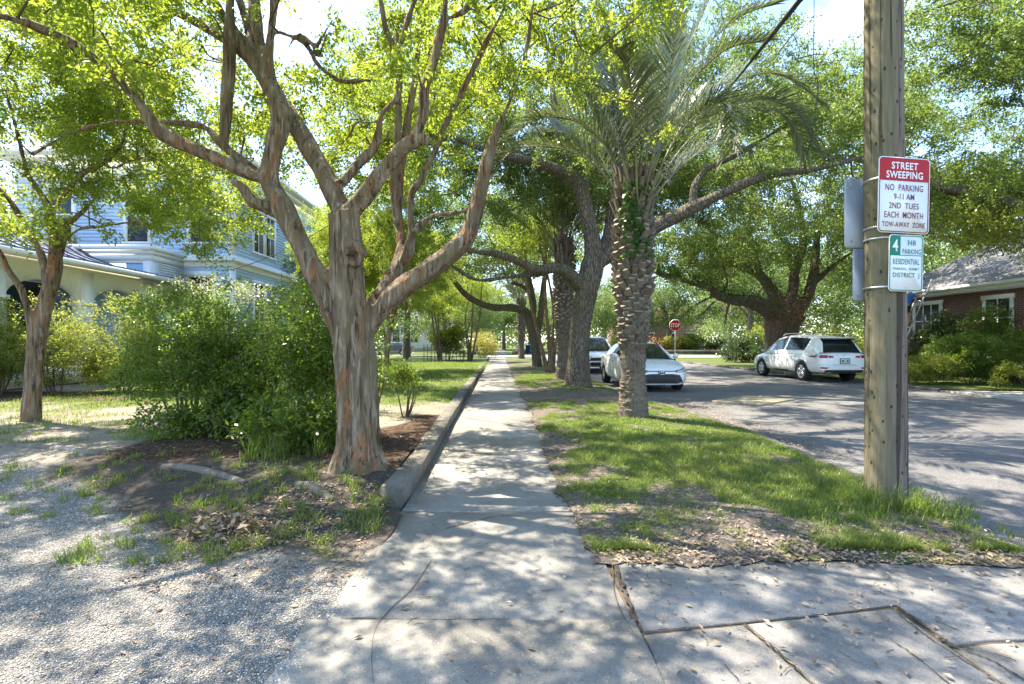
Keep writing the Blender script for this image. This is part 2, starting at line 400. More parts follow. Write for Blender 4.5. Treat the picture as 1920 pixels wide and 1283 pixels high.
mb.prism([S(-1.2, .6), S(3.4, .6), S(3.4, 3.4), S(.6, 3.4), S(.66, 46), S(-.95, 46)], -.15, -.014)
tag(mb.build('soil_under_paving', M['soil']), kind='structure')
# low retaining kerb on the left of the walk
mb = MB(); tt = 4.0
while tt < 36:
    L_ = 2.9 + rg.random() * .6; n = 7; ins, outs = [], []
    dx = rg.normal() * .008; hz = .150 + rg.normal() * .006
    for q in np.linspace(tt + .006, tt + L_ - .006, n):
        outs.append(S(-.765 + dx + rg.normal() * .005, q)); ins.append(S(-.965 + dx + rg.normal() * .006, q))
    if tt == 4.0:
        outs[0] = S(-.80, 4.02); ins[0] = S(-.985, 4.13); hz = .145
    mb.prism(np.array(outs + ins[::-1]), -.14, hz, inset=.010); tt += L_
tag(mb.build('kerb', M['kerb']), kind='structure')
# low gutter kerb by the road
mb = MB(); q = np.linspace(4.6, 45, 60)
for i in range(len(q) - 1):
    if i % 4 == 3: q1 = q[i + 1] - .012
    else: q1 = q[i + 1]
    a, b = kerb_s(q[i]), kerb_s(q1)
    mb.prism([S(a + .10, q[i]), S(b + .10, q1), S(b - .06, q1), S(a - .06, q[i])], -.15, -.022, inset=.012)
tag(mb.build('road_kerb', M['kerb']), kind='structure')
mb = MB(); q = np.linspace(14.5, 43, 12)
for i in range(len(q) - 1): mb.prism([S(12.9, q[i]), S(12.9, q[i + 1] - .01), S(12.75, q[i + 1] - .01), S(12.75, q[i])], -.15, 0, inset=.012)
tag(mb.build('opposite_kerb', M['kerb']), kind='structure')
mb = MB(); mb.prism([S(12.7, 10.2), S(24, 10.0), S(24, 13.6), S(13.9, 14.0), S(12.7, 14.3)], -.15, -.03, inset=.02)
tag(mb.build('opposite_driveway', M['pale_street']), kind='structure')
# ------------------------------------------------------------------ yard on the left
def right_edge(t):
    return np.where(t < 3.9, -.865 + .05 * (vnoise2(t * 3.1, t * 0, 5) - .5) - np.where(t < 2.6, .04, 0), -.95)
def yard_h(x, y):
    h = .125 * sstep(3.3, 4.6, y + .25 * (x + 1.2) * (x < -1.2)) + .0
    h = h + .05 * np.exp(-(((x + 1.6) / .8) ** 2 + ((y - 5.0) / .9) ** 2)) + .10 * np.exp(-(((x + 3.2) / 1.6) ** 2 + ((y - 6.2) / 1.3) ** 2))
    h = h - .05 * np.exp(-(((x + .92) / .28) ** 2 + ((y - 4.3) / .5) ** 2))
    return h + .03 * (fbm(x * 1.3, y * 1.3, 11) - .5) + .012 * (fbm(x * 7, y * 7, 12, 2) - .5)
def yard_masks(x, y):
    n = fbm(x * 1.6, y * 1.6, 21) - .5; n2 = fbm(x * 5, y * 5, 22, 3) - .5
    bx = np.interp(-x, [.5, .91, 1.75, 2.6, 3.8, 5.66, 9, 40], [2.55, 2.78, 3.12, 3.6, 4.4, 5.4, 6.8, 12])
    gr = sstep(.22, -.22, y - bx + n * .5 + n2 * .5)
    mu = np.exp(-(((x + 2.9) / 1.5) ** 4 + ((y - 6.0) / 1.1) ** 4)) + np.exp(-(((x + 1.1) / .55) ** 4 + ((y - 6.6) / 1.9) ** 4)) + np.exp(-(((y - 11.3) / 1.2) ** 4)) * (x < -6) * .9
    mu = sstep(.3, .6, mu + n * .5)
    lw = sstep(8.6, 10.2, y + n * 3) * sstep(-12, -9, x) + sstep(13, 15, y)
    lw = np.clip(lw, 0, 1) * sstep(-.28, .02, n + .12 * sstep(8, 14, y))
    dk = np.exp(-(((x + 2.4) / 2.2) ** 4 + ((y - 4.45) / 1.3) ** 4))
    dk = sstep(.25, .6, dk + n * .6)
    return gr, mu, lw, dk
def make_yard():
    t = NT('yard_ground'); v = t.coord('Object')
    gr, mu, lw, dk = (t.attr(k) for k in ('gravel', 'mulch', 'lawn', 'dark'))
    n = t.noise(v, 3, 7, .65); f = t.noise(v, 70, 4, .7)
    sand = t.mix(.4, t.ramp(n, (.3, (.17, .14, .105)), (.7, (.34, .295, .235))), t.ramp(f, (.3, (.1, .085, .07)), (.7, (.42, .37, .3))))
    dirt = t.mix(.5, t.ramp(n, (.3, (.04, .032, .026)), (.7, (.088, .07, .056))), t.ramp(f, (.35, (.03, .026, .022)), (.75, (.19, .165, .14))))
    vm = t.n('ShaderNodeTexVoronoi', {'Vector': t.coord('Object', (26, 60, 30), (0, 0, .6)), 'Scale': 1.0})
    mulch = t.ramp(t.n('ShaderNodeSeparateColor', {0: vm.outputs[1]}).outputs[0], (0, (.03, .02, .014)), (.6, (.085, .05, .034)), (1, (.17, .115, .08)))
    lawn = t.mix(.4, t.ramp(n, (.3, (.07, .10, .024)), (.7, (.12, .15, .04))), t.ramp(f, (.3, (.03, .05, .01)), (.7, (.16, .19, .06))))
    vg = t.n('ShaderNodeTexVoronoi', {'Vector': v, 'Scale': 115.})
    gc = t.ramp(t.n('ShaderNodeSeparateColor', {0: vg.outputs[1]}).outputs[0], (0, (.24, .22, .19)), (.5, (.42, .395, .35)), (1, (.56, .53, .475)))
    gravel = t.mix(t.ramp(vg.outputs[0], (.3, 0.0), (.62, 1.0)), gc, (.19, .18, .165))
    c = t.mix(dk, sand, dirt); c = t.mix(lw, c, lawn); c = t.mix(mu, c, mulch); c = t.mix(gr, c, gravel)
    h = t.math('ADD', t.math('MULTIPLY', f, .8), t.math('MULTIPLY', t.math('SUBTRACT', 1.0, vg.outputs[0]), gr))
    h = t.math('ADD', h, t.math('MULTIPLY', t.math('SUBTRACT', 1.0, vm.outputs[0]), t.math('MULTIPLY', mu, 1.2)))
    return t.done(t.pbr(c, .92, t.bump(h, .9, .018), .15))
M['yard'] = make_yard()
u = np.concatenate([np.linspace(45, 12, 24)[:-1], np.linspace(12, 5, 60)[:-1], np.linspace(5, 0, 100)])
yy = np.concatenate([np.linspace(-3, 1.4, 12)[:-1], np.linspace(1.4, 8, 150)[:-1], np.linspace(8, 16, 90)[:-1], np.linspace(16, 46, 60)])
uu, yg = np.meshgrid(u, yy)
xg = right_edge(yg) - .027 * yg * (yg > 3.9) - .027 * 3.9 * 0 - uu
tag(grid_mesh('yard', xg, yg, yard_h(xg, yg), M['yard'], dict(zip(('gravel', 'mulch', 'lawn', 'dark'), yard_masks(xg, yg)))), kind='structure')
# ------------------------------------------------------------------ verge between walk and road
def verge_edges(t):
    wob = .10 * (fbm(t * 1.1, t * 0 + 3, 31) - .5) * 2 + .05 * (vnoise2(t * 7, t * 0, 32) - .5)
    l = .565 + wob - .10 * np.exp(-((t - 4.5) / .5) ** 2)
    return l, kerb_s(t) - .05
def verge_h(s, t):
    l, r = verge_edges(t); k = np.clip((s - l) / (r - l), 0, 1)
    h = .012 + .05 * np.sin(k * PI) - .03 * k ** 4
    h = h * sstep(3.05, 3.7, t) + .007
    return h + (.03 * (fbm(s * 2, t * 2, 33) - .5) * np.minimum(1, 6 * k) + .01 * (fbm(s * 9, t * 9, 34, 2) - .5)) * (.15 + .85 * sstep(3.05, 3.5, t))
def verge_grass(s, t):
    n = fbm(s * 1.25 + 5, t * 1.25, 41); n2 = fbm(s * 4, t * 4, 42, 3)
    d = sstep(.38, .56, n * .5 + n2 * .5 + .12 * np.exp(-((t - 6.3) / 2.0) ** 2) * sstep(.8, 1.4, s) - .10 * sstep(4.4, 3.3, t) - .16 * np.exp(-((t - 12.5) / 2.2) ** 2) - .12 * np.exp(-((s - .55) / .25) ** 2))
    return d
def make_verge():
    t = NT('verge_soil'); v = t.coord('Object'); ga = t.attr('lawn')
    n = t.noise(v, 2.5, 7, .65); f = t.noise(v, 65, 4, .75)
    dirt = t.mix(.5, t.ramp(n, (.3, (.075, .06, .048)), (.7, (.17, .14, .11))), t.ramp(f, (.35, (.035, .03, .026)), (.75, (.32, .28, .23))))
    lawn = t.mix(.45, t.ramp(n, (.3, (.06, .085, .02)), (.7, (.11, .14, .035))), t.ramp(f, (.3, (.03, .045, .01)), (.7, (.15, .17, .06))))
    vm = t.n('ShaderNodeTexVoronoi', {'Vector': t.coord('Object', (40, 55, 40)), 'Scale': 1.0})
    lit = t.ramp(t.n('ShaderNodeSeparateColor', {0: vm.outputs[1]}).outputs[0], (0, (.05, .041, .034)), (.5, (.14, .112, .09)), (1, (.32, .275, .23)))
    c = t.mix(ga, t.mix(.45, dirt, lit), lawn)
    h = t.math('ADD', f, t.math('SUBTRACT', 1.0, vm.outputs[0]))
    return t.done(t.pbr(c, .93, t.bump(h, .8, .014), .15))
M['verge'] = make_verge()
tv = np.concatenate([np.linspace(2.99, 10, 175)[:-1], np.linspace(10, 20, 80)[:-1], np.linspace(20, 45.5, 50)])
kv, tg = np.meshgrid(np.linspace(0, 1, 70), tv)
l, r = verge_edges(tg); sv = l + (r - l) * kv
tt = tg + np.where(tg < 3.3, (3.3 - tg) / .31 * (.14 * (fbm(sv * 2.3, sv * 0, 35) - .5) + .05 * (vnoise2(sv * 17, sv * 0, 36) - .5) + .02), 0)
zv = verge_h(sv, tg)
tag(grid_mesh('verge', sv - .027 * tt, tt, zv, M['verge'], {'lawn': verge_grass(sv, tg)}), kind='structure')
# lawns across the road and beyond
def far_lawn(name, quad, z):
    q = [S(*p) for p in quad]; n = 26
    a, b = np.meshgrid(np.linspace(0, 1, n), np.linspace(0, 1, n))
    X = sum(w_[..., None] * c for w_, c in zip(((1 - a) * (1 - b), a * (1 - b), a * b, (1 - a) * b), q))
    Z = z + .05 * (fbm(X[..., 0] * .7, X[..., 1] * .7, 50) - .5)
    return tag(grid_mesh(name, X[..., 0], X[..., 1], Z, M['lawn']), kind='structure')
far_lawn('corner_lawn', [(12.9, 14.2), (45, 13.8), (45, 43), (12.9, 42)], .0)
far_lawn('near_lawn', [(12.8, -6), (40, -6), (40, 9.9), (12.8, 10.1)], .0)
far_lawn('lawn_beyond', [(-60, 55), (60, 55), (60, 110), (-60, 110)], -.04)
mb = MB(); mb.prism([S(1.6, 58), S(60, 58), S(60, 58.5), S(1.6, 58.5)], -.2, .42, inset=.03)
o = tag(mb.build('garden_wall', M['kerb']), 'low grey garden wall along the lawn across the side street', 'wall')
# ------------------------------------------------------------------ gravel, grass, litter
def stones(name, x, y, z, size, mat, rng, label):
    n = len(x)
    base = np.array([(1, 0, 0), (-1, 0, 0), (0, 1, 0), (0, -1, 0), (0, 0, 1), (0, 0, -1)], float)
    fc = np.array([(0, 2, 4), (2, 1, 4), (1, 3, 4), (3, 0, 4), (2, 0, 5), (1, 2, 5), (3, 1, 5), (0, 3, 5)])
    sc_ = size[:, None, None] * (.55 + .8 * rng.random((n, 6, 1))) * np.array((1, .8, .55))
    a = rng.random(n) * 6.28; ca, sa = np.cos(a)[:, None], np.sin(a)[:, None]
    v = base[None] * sc_; X = v[..., 0] * ca - v[..., 1] * sa; Y = v[..., 0] * sa + v[..., 1] * ca
    V = np.stack([X + x[:, None], Y + y[:, None], v[..., 2] + z[:, None]], -1).reshape(-1, 3)
    Fc = (fc[None] + 6 * np.arange(n)[:, None, None]).reshape(-1, 3)
    return tag(mesh_obj(name, V, Fc, mat), label, None, None, 'stuff')
def stone_mat():
    t = NT('pale_gravel'); r = t.n('ShaderNodeNewGeometry').outputs['Random Per Island']
    return t.done(t.pbr(t.ramp(r, (0, (.18, .165, .14)), (.35, (.40, .378, .335)), (.8, (.53, .505, .45)), (1, (.65, .62, .56))), .8, spec=.3))
M['stone'] = stone_mat()
rg = np.random.default_rng(5)
n = 150000; x = -.8 - rg.random(n) ** 1.1 * 5.2; y = 1.5 + rg.random(n) * 4.3
ok = (x > -1.15 * y - .3) & (x < right_edge(y) + .06 * rg.random(n))
x, y = x[ok], y[ok]; gm = yard_masks(x, y)[0]; keep = gm > rg.random(len(x)) * 1.1 + .08
x, y = x[keep], y[keep]
stones('gravel', x, y, yard_h(x, y) + .002, .003 + .0055 * rg.random(len(x)) ** 2, M['stone'], rg, 'pale crushed gravel of the driveway')
def blades(x, y, z, h, wd, rng, lean=.55):
    n = len(x); a = rng.random(n) * 6.28; d = np.c_[np.cos(a), np.sin(a), np.zeros(n)]
    s = np.c_[-np.sin(a), np.cos(a), np.zeros(n)] * wd[:, None] * .5
    ln = (lean * (.3 + rng.random(n)) * h)[:, None]
    b = np.c_[x, y, z]; m = b + d * ln * .35 + np.c_[np.zeros((n, 2)), h * .62]; tip = b + d * ln + np.c_[np.zeros((n, 2)), h * (1 - .25 * rng.random(n))]
    V = np.stack([b - s, b + s, m + s * .8, m - s * .8, tip], 1).reshape(-1, 3)
    i = 5 * np.arange(n)[:, None]
    return V, [np.hstack([i, i + 1, i + 2, i + 3]), np.hstack([i + 3, i + 2, i + 4])]
def grass(name, x, y, z, h, wd, rng, label, lean=.55):
    V, Fs = blades(x, y, z, h, wd, rng, lean)
    return tag(mesh_obj(name, V, Fs, M['grass']), label, None, None, 'stuff')
def tufts(cx, cy, zf, cnt, per, rad, hh, rng):
    k = rng.integers(0, len(cx), cnt * 0 + per * len(cx)); g = rng.normal(size=(len(k), 2)) * rad
    x = cx[k] + g[:, 0]; y = cy[k] + g[:, 1]
    h = hh * (.45 + .9 * rng.random(len(k))) * np.exp(-(g ** 2).sum(1) / (3 * rad ** 2))
    return x, y, zf(x, y), h
rg = np.random.default_rng(6)
n = 190000; t = 3.2 + (rg.random(n) ** 1.7) * 17; l, r = verge_edges(t); s = l + (r - l) * rg.random(n)
dn = verge_grass(s, t); tall = fbm(s * 1.7, t * 1.7, 43)
k = rg.random(n) < dn * .95
s, t, dn, tall = s[k], t[k], dn[k], tall[k]
h = (.018 + .046 * tall * dn) * (.6 + .8 * rg.random(len(s))) * (1 + .5 * sstep(1.4, 2.6, s) * np.exp(-((t - 5.2) / 1.6) ** 2))
grass('verge_grass', s - .027 * t, t, verge_h(s, t) - .004, h, (.0028 + .0022 * rg.random(len(s))) * (.8 + t * .075), rg, 'bright green patchy grass on the verge beside the walk', .8)
# distant verge grass, and tufts round the pole and the kerb end
def zs(x, y): return verge_h(x + .027 * y, y)
nw = 700; t = 3.2 + rg.random(nw) ** 1.5 * 6; l, r = verge_edges(t); s = l + (r - l) * rg.random(nw); k = rg.random(nw) < .25 + .6 * verge_grass(s, t); s, t = s[k], t[k]
x, y, z, h = tufts(s - .027 * t, t, lambda a_, b_: verge_h(a_ + .027 * b_, b_), 1, 16, .03, .05, rg)
grass('verge_weeds', x, y, z - .003, h, .005 + .005 * rg.random(len(x)), rg, 'low broad weeds and runner grass scattered over the verge', 1.3)
a = rg.random(26) * 6.28; cx = 3.12 + np.cos(a) * (.19 + .05 * rg.random(26)); cy = 4.13 - abs(np.sin(a)) * (.2 + .08 * rg.random(26))
cx = np.r_[cx, 3.2 + rg.random(40) * .35, 2.2 + rg.random(60) * 1.1, .75 + rg.random(40) * .8]
cy = np.r_[cy, 3.3 + rg.random(40) * 1.6, 3.25 + rg.random(60) * 1.2, 3.3 + rg.random(40) * 1.1]
x, y, z, h = tufts(cx, cy, zs, 1, 26, .045, .12, rg)
h *= np.where((abs(x - 3.12) < .45) & (abs(y - 4.1) < .4), 1.75, .75) * np.where(x < 1.7, .75, 1)
grass('pole_grass', x, y, z - .004, h, .0035 + .003 * rg.random(len(x)), rg, 'long grass tufts round the foot of the utility pole', 1.0)
# yard: lawn patch, tufts on bare dirt
n = 130000; x = -.98 - .3 - rg.random(n) * 9.5; y = 6.0 + rg.random(n) ** 1.4 * 24; lw = yard_masks(x, y)[2]
n3 = fbm(x * 1.2, y * 1.2, 61)
lw = np.maximum(lw, sstep(.5, .62, n3) * (x < -4) * (y < 11) * .8)
k = rg.random(n) < lw * .95; x, y = x[k], y[k]
grass('lawn_grass', x, y, yard_h(x, y) - .005, .03 + .05 * rg.random(len(x)), (.003 + .002 * rg.random(len(x))) * (.7 + y * .1), rg, 'short lawn grass of the front yard beyond the crape myrtle', .8)
cx = np.r_[-.95 - rg.random(150) * 1.9, -2.0 - rg.random(110) * 3.2, -1.02 - rg.random(14) * .18, -1.3 - rg.random(30) * .9, -4.6 - rg.random(40) * 3.2]
cy = np.r_[3.0 + rg.random(150) * 1.35, 3.7 + rg.random(110) * 1.6, 3.55 + rg.random(14) * .5, 4.35 + rg.random(30) * .35, 6.3 + rg.random(40) * 1.3]
cx -= .0; hx = cx < -.93
x, y, z, h = tufts(cx[hx], cy[hx], yard_h, 1, 30, .035, .085, rg)
grass('dirt_tufts', x, y, z - .004, h, .0035 + .003 * rg.random(len(x)), rg, 'small scattered grass tufts on the dark dirt before the crape myrtle', 1.1)
# liriope clump left of the trunk
cx = -2.0 - rg.random(26) * .9 + .25; cy = 5.0 + rg.random(26) * .8
x, y, z, h = tufts(cx, cy, yard_h, 1, 60, .06, .34, rg)
grass('lily_grass', x, y, z - .004, h, .006 + .004 * rg.random(len(x)), rg, 'clumps of long strappy leaves at the foot of the azalea', .9)
# dead leaves
def flatleaves(x, y, z, L, rng, tilt=.35, zj=.006):
    n = len(x); a = rng.random(n) * 6.28
    ax_ = np.c_[np.cos(a), np.sin(a), rng.normal(size=n) * tilt * .5]; nr = np.c_[rng.normal(size=(n, 2)) * tilt, np.ones(n)]
    return np.c_[x, y, z + zj * rng.random(n) + .004], ax_, nr
def leaf_quads(p, a, nr, L, W, fold=.12, curl=.0):
    a = a / (np.linalg.norm(a, axis=1)[:, None] + 1e-9)
    nr = nr - a * (a * nr).sum(1)[:, None]; nr /= np.linalg.norm(nr, axis=1)[:, None] + 1e-9
    s = np.cross(nr, a); L = L[:, None]; W = W[:, None]
    m = p + a * L * .45 + nr * W * fold
    V = np.stack([p, m + s * W * .5, p + a * L - nr * L * curl, m - s * W * .5], 1).reshape(-1, 3)
    return V, np.arange(len(p) * 4, dtype=np.int32).reshape(-1, 4)
rg = np.random.default_rng(8)
X, Y, Z = [], [], []
def put(x, y, z): X.append(x); Y.append(y); Z.append(z)
n = 4200; t = 3.1 + rg.random(n) ** 1.8 * 12; l, r = verge_edges(t); s = l + (r - l) * rg.random(n); k = rg.random(n) > verge_grass(s, t) * .8; s, t = s[k], t[k]; put(s - .027 * t, t, verge_h(s, t))
n = 1500; t = 2.98 + abs(rg.normal(size=n)) * .25; s = .7 + rg.random(n) * 2.8; put(s - .027 * t, t, np.maximum(verge_h(s, t), .0) + .002)
n = 1300; t = 8 + rg.normal(size=n) * 1.6; s = kerb_s(t) + .15 + abs(rg.normal(size=n)) * .28; put(s - .027 * t, t, np.full(n, ROADZ + .03))
n = 2600; t = 11.2 + rg.normal(size=n) * 1.0; s = 3.6 + rg.normal(size=n) * .7; k = s > kerb_s(t); put((s - .027 * t)[k], t[k], np.full(k.sum(), ROADZ + .03))
n = 1500; x = -.93 - rg.random(n) * 1.3; y = 2.7 + rg.random(n) * 1.6; put(x, y, yard_h(x, y))
n = 2200; x = -1.0 - rg.random(n) * 8; y = 4.3 + rg.random(n) * 6; put(x, y, yard_h(x, y))
n = 900; x = -.9 - rg.random(n) * 4; y = 1.7 + rg.random(n) * 3; put(x, y, yard_h(x, y))
n = 240; t = 1.9 + rg.random(n) * 16; s = -.72 + rg.random(n) * 1.3; put(s - .027 * t, t, np.full(n, .004))
n = 620; t = 4 + rg.random(n) * 16; s = -.745 + abs(rg.normal(size=n)) * .07; put(s - .027 * t, t, np.full(n, .003))
n = 620; t = 3.6 + rg.random(n) * 14; s = .64 - abs(rg.normal(size=n)) * .07; put(s - .027 * t, t, np.full(n, .003))
n = 420; x = .65 + rg.random(n) * 2.6; y = 1.9 + rg.random(n) * 1.2; put(x, y, np.full(n, .003))
n = 500; t = 3 + rg.random(n) * 16; s = 4 + rg.random(n) * 6; put(s - .027 * t, t, np.full(n, ROADZ + .055))
x, y, z = map(np.concatenate, (X, Y, Z)); n = len(x)
p, a_, nr = flatleaves(x, y, z, 0, rg)
Ls = .018 + .032 * rg.random(n) ** 1.4
V, Fq = leaf_quads(p, a_, nr, Ls, Ls * (.3 + .25 * rg.random(n)), .25)
tag(mesh_obj('leaf_litter', V, Fq, M['litter']), 'dry brown leaves strewn over soil, walk and gutter', None, None, 'stuff')
# heap of dead leaves and bark on the dirt
n = 330; x = -2.05 + rg.normal(size=n) * .15; y = 3.55 + rg.normal(size=n) * .11; d = ((x + 2.05) / .3) ** 2 + ((y - 3.55) / .22) ** 2
p = np.c_[x, y, yard_h(x, y) + .10 * np.exp(-d) * rg.random(n) + .008]; a2 = rg.normal(size=(n, 3)) * (1, 1, .45); n2 = rg.normal(size=(n, 3)) * .6 + (0, 0, 1)
Ls = .03 + .055 * rg.random(n)
V, Fq = leaf_quads(p, a2, n2, Ls, Ls * .4, .4)
tag(mesh_obj('leaf_heap', V, Fq, M['litter']), 'small heap of curled dead leaves and bark on the dirt', 'leaf heap', None, 'stuff')
# twigs on the paving and gravel
mb = MB()
for k in range(150):
    u_ = rg.random()
    if u_ < .45: x, y = -.7 + rg.random() * 1.3, 1.9 + rg.random() * 4
    elif u_ < .7: x, y = .7 + rg.random() * 2.2, 1.95 + rg.random() * 1.1
    else: x, y = -.95 - rg.random() * 2, 1.7 + rg.random() * 2.2
    a = rg.random() * 6.28; L_ = .02 + .10 * rg.random() ** 2.5; z = max(0, float(yard_h(np.array([x]), np.array([y]))[0]) if x < -.9 else 0) + .004
    d = np.array((math.cos(a), math.sin(a), 0)); e = np.array((-d[1], d[0], 0)) * rg.normal() * L_ * .15
    mb.tube([np.array((x, y, z)), np.array((x, y, z + .002)) + d * L_ * .5 + e, np.array((x, y, z)) + d * L_], [.0022, .0018, .0008], 4, 4)
for pts in ([(700, 1283), (697, 1230), (705, 1180), (735, 1140), (768, 1110), (790, 1080), (808, 1052)], [(1148, 1060), (1152, 1110), (1166, 1150), (1195, 1200)], [(835, 992), (880, 980), (925, 970)]):
    mb.tube([G(*q) + np.array((0, 0, .004)) for q in pts], [.0022, .003, .003, .002], 4, len(pts) * 4)
tag(mb.build('fallen_twigs', M['twig']), 'thin fallen twigs scattered on the concrete and gravel', None, None, 'stuff')
# soil and weeds in the apron seam, hairline cracks
def ribbon(mb, pts, wd, z, rng):
    q = catmull(np.array([G(*p_) for p_ in pts]), len(pts) * 9); T = np.gradient(q, axis=0); T /= np.linalg.norm(T, axis=1)[:, None]
    N = np.c_[-T[:, 1], T[:, 0], np.zeros(len(q))]; ww = wd * (.4 + 1.1 * rng.random(len(q)))[:, None]; q = q + N * rng.normal(size=(len(q), 1)) * wd * .35
    V = np.empty((2 * len(q), 3)); V[0::2] = q - N * ww * .5; V[1::2] = q + N * ww * .5; V[:, 2] = z
    mb.add(V, [(2 * i, 2 * i + 2, 2 * i + 3, 2 * i + 1) for i in range(len(q) - 1)])
mb = MB()
for pts, wd in (([(1150, 1045), (1172, 1110), (1196, 1180), (1222, 1240), (1245, 1300)], .022), ([(1205, 1185), (1330, 1174), (1480, 1160), (1600, 1146), (1680, 1136)], .009),
                ([(1682, 1136), (1735, 1174), (1785, 1212)], .010), ([(1787, 1212), (1860, 1240), (1960, 1300)], .008), ([(1396, 1170), (1455, 1218), (1530, 1290)], .008),
                ([(1680, 1147), (1720, 1180), (1770, 1215), (1860, 1270)], .007), ([(1670, 1200), (1715, 1230), (1780, 1283)], .006), ([(1290, 1172), (1350, 1170), (1400, 1182)], .004),
                ([(1620, 1095), (1660, 1115)], .004), ([(1570, 1220), (1610, 1245)], .004), ([(1358, 1247), (1385, 1275)], .005),
                ([(760, 961), (900, 955), (1060, 958)], .006), ([(640, 1160), (800, 1163), (1000, 1164), (1160, 1180)], .008)):
    ribbon(mb, pts, wd, .0035, rg)
tag(mb.build('paving_cracks', plain('crack_dirt', (.06, .052, .042), .95, var=.4, scale=30)), 'dark dirt filled cracks across the concrete slabs', None, None, 'stuff')
# ------------------------------------------------------------------ vegetation tools
def unit(v): return v / (np.linalg.norm(v, axis=-1, keepdims=True) + 1e-9)
def sprays(C, outw, per, r, L, rng, k=6, droop=.15, up=.9, asp=.5):
    m = len(C); per = int(per)
    D = unit(outw[:, None, :] * .7 + rng.normal(size=(m, k, 3)) * (1, 1, .6) + (0, 0, .1))
    j = rng.integers(0, k, size=(m, per)); d = np.take_along_axis(D, j[..., None].repeat(3, 2), 1)
    tt = .15 + .95 * rng.random((m, per, 1)) ** .8
    pos = C[:, None] + d * tt * r + rng.normal(size=(m, per, 3)) * r * .13 - np.array((0, 0, 1)) * (tt ** 2) * r * droop
    axv = unit(d * .7 + rng.normal(size=(m, per, 3)) * .75 - np.array((0, 0, droop)))
    nr = rng.normal(size=(m, per, 3)) * .62 + np.array((0, 0, up))
    Ls = L * (.6 + .7 * rng.random(m * per))
    return pos.reshape(-1, 3), axv.reshape(-1, 3), nr.reshape(-1, 3), Ls, Ls * asp * (.85 + .3 * rng.random(m * per))
def in_blobs(blobs, n, rng, shell=.35, clump=.0, seed=0, thr=.02):
    vol = np.array([b[3] * b[4] * b[5] for b in blobs]); out_ = []
    need = n
    while need > 0:
        k = rng.choice(len(blobs), size=need * 2, p=vol / vol.sum()); B = np.array(blobs)[k]
        d = unit(rng.normal(size=(len(k), 3))); rr = rng.random(len(k)) ** shell
        q = B[:, :3] + d * rr[:, None] * B[:, 3:6]
        if clump: q = q[snoise(q * clump, seed) + .45 * snoise(q * clump * 2.6, seed + 3) > thr]
        out_.append(q[:need]); need -= len(q[:need])
    return np.vstack(out_)
def grow(mb, nodes, C, rng, r0=.006, r1=.011, sides=4, arch=.12, back=.25):
    """thin branches from the nearest point already grown to each cluster"""
    nodes = np.asarray(nodes, float); cap_ = len(nodes) + 3 * len(C); N = np.empty((cap_, 3)); N[:len(nodes)] = nodes; cnt = len(nodes)
    d0 = np.array([np.min(((nodes - c) ** 2).sum(1)) for c in C]); base = nodes.mean(0)
    for i in np.argsort(d0):
        c = C[i]; v = N[:cnt] - c; d = np.sqrt((v ** 2).sum(1)) + back * np.maximum(0, v[:, 2])
        a = N[np.argmin(d)]; L = np.linalg.norm(c - a)
        if L < .06: continue
        m1 = a + (c - a) * .38 + rng.normal(size=3) * L * arch + np.array((0, 0, L * .06)); m2 = a + (c - a) * .72 + rng.normal(size=3) * L * arch
        r = min(r0 + r1 * L, .05)
        mb.tube([a, m1, m2, c], [r, r * .72, r * .5, r0 * .45], sides, 4 if L < .8 else 7, cap=False)
        N[cnt:cnt + 3] = (m1, m2, c); cnt += 3
def leaves_obj(name, parts, mat, parent, fold=.13):
    p, a, n, L, W = (np.concatenate(x) for x in zip(*parts))
    V, Fq = leaf_quads(p, a, n, L, W, fold, .06)
    return mesh_obj(name, V, Fq, mat, parent)
def limb_nodes(limbs, step=.18):
    out_ = []
    for pts, rad in limbs:
        n = max(3, int(np.linalg.norm(np.diff(pts, axis=0), axis=1).sum() / step)); out_.append(catmull(pts, n))
    return np.vstack(out_)
def trace(seq, base):
    """px, py, width px, distance -> points relative to the thing's base, radii"""
    p = np.array([P(a, b, d) for a, b, w_, d in seq]) - np.array(base); r = np.array([w_ * .5 / F * d for a, b, w_, d in seq]); return p, r
def merge_into(root, tw, mat):
    o = [c for c in root.children if c.name.startswith('trunk')][0]; me = o.data
    n = len(me.vertices); co = np.empty(n * 3, np.float32); me.vertices.foreach_get('co', co)
    nl = len(me.loops); li = np.empty(nl, np.int32); me.loops.foreach_get('vertex_index', li); tot = np.empty(len(me.polygons), np.int32); me.polygons.foreach_get('loop_total', tot)
    st = np.concatenate([[0], np.cumsum(tot)[:-1]]); Fs, mi = [], []
    for k in np.unique(tot):
        f = li[st[tot == k][:, None] + np.arange(k)]; Fs.append(f); mi.append(np.zeros(len(f), int))
    for k in sorted(tw.F): f = np.array(tw.F[k]) + n; Fs.append(f); mi.append(np.ones(len(f), int))
    V = np.vstack([co.reshape(-1, 3)] + tw.V); bm_ = me.materials[0]
    bpy.data.objects.remove(o); bpy.data.meshes.remove(me)
    return mesh_obj('trunk', V, Fs, [bm_, mat], root, True, np.concatenate(mi))
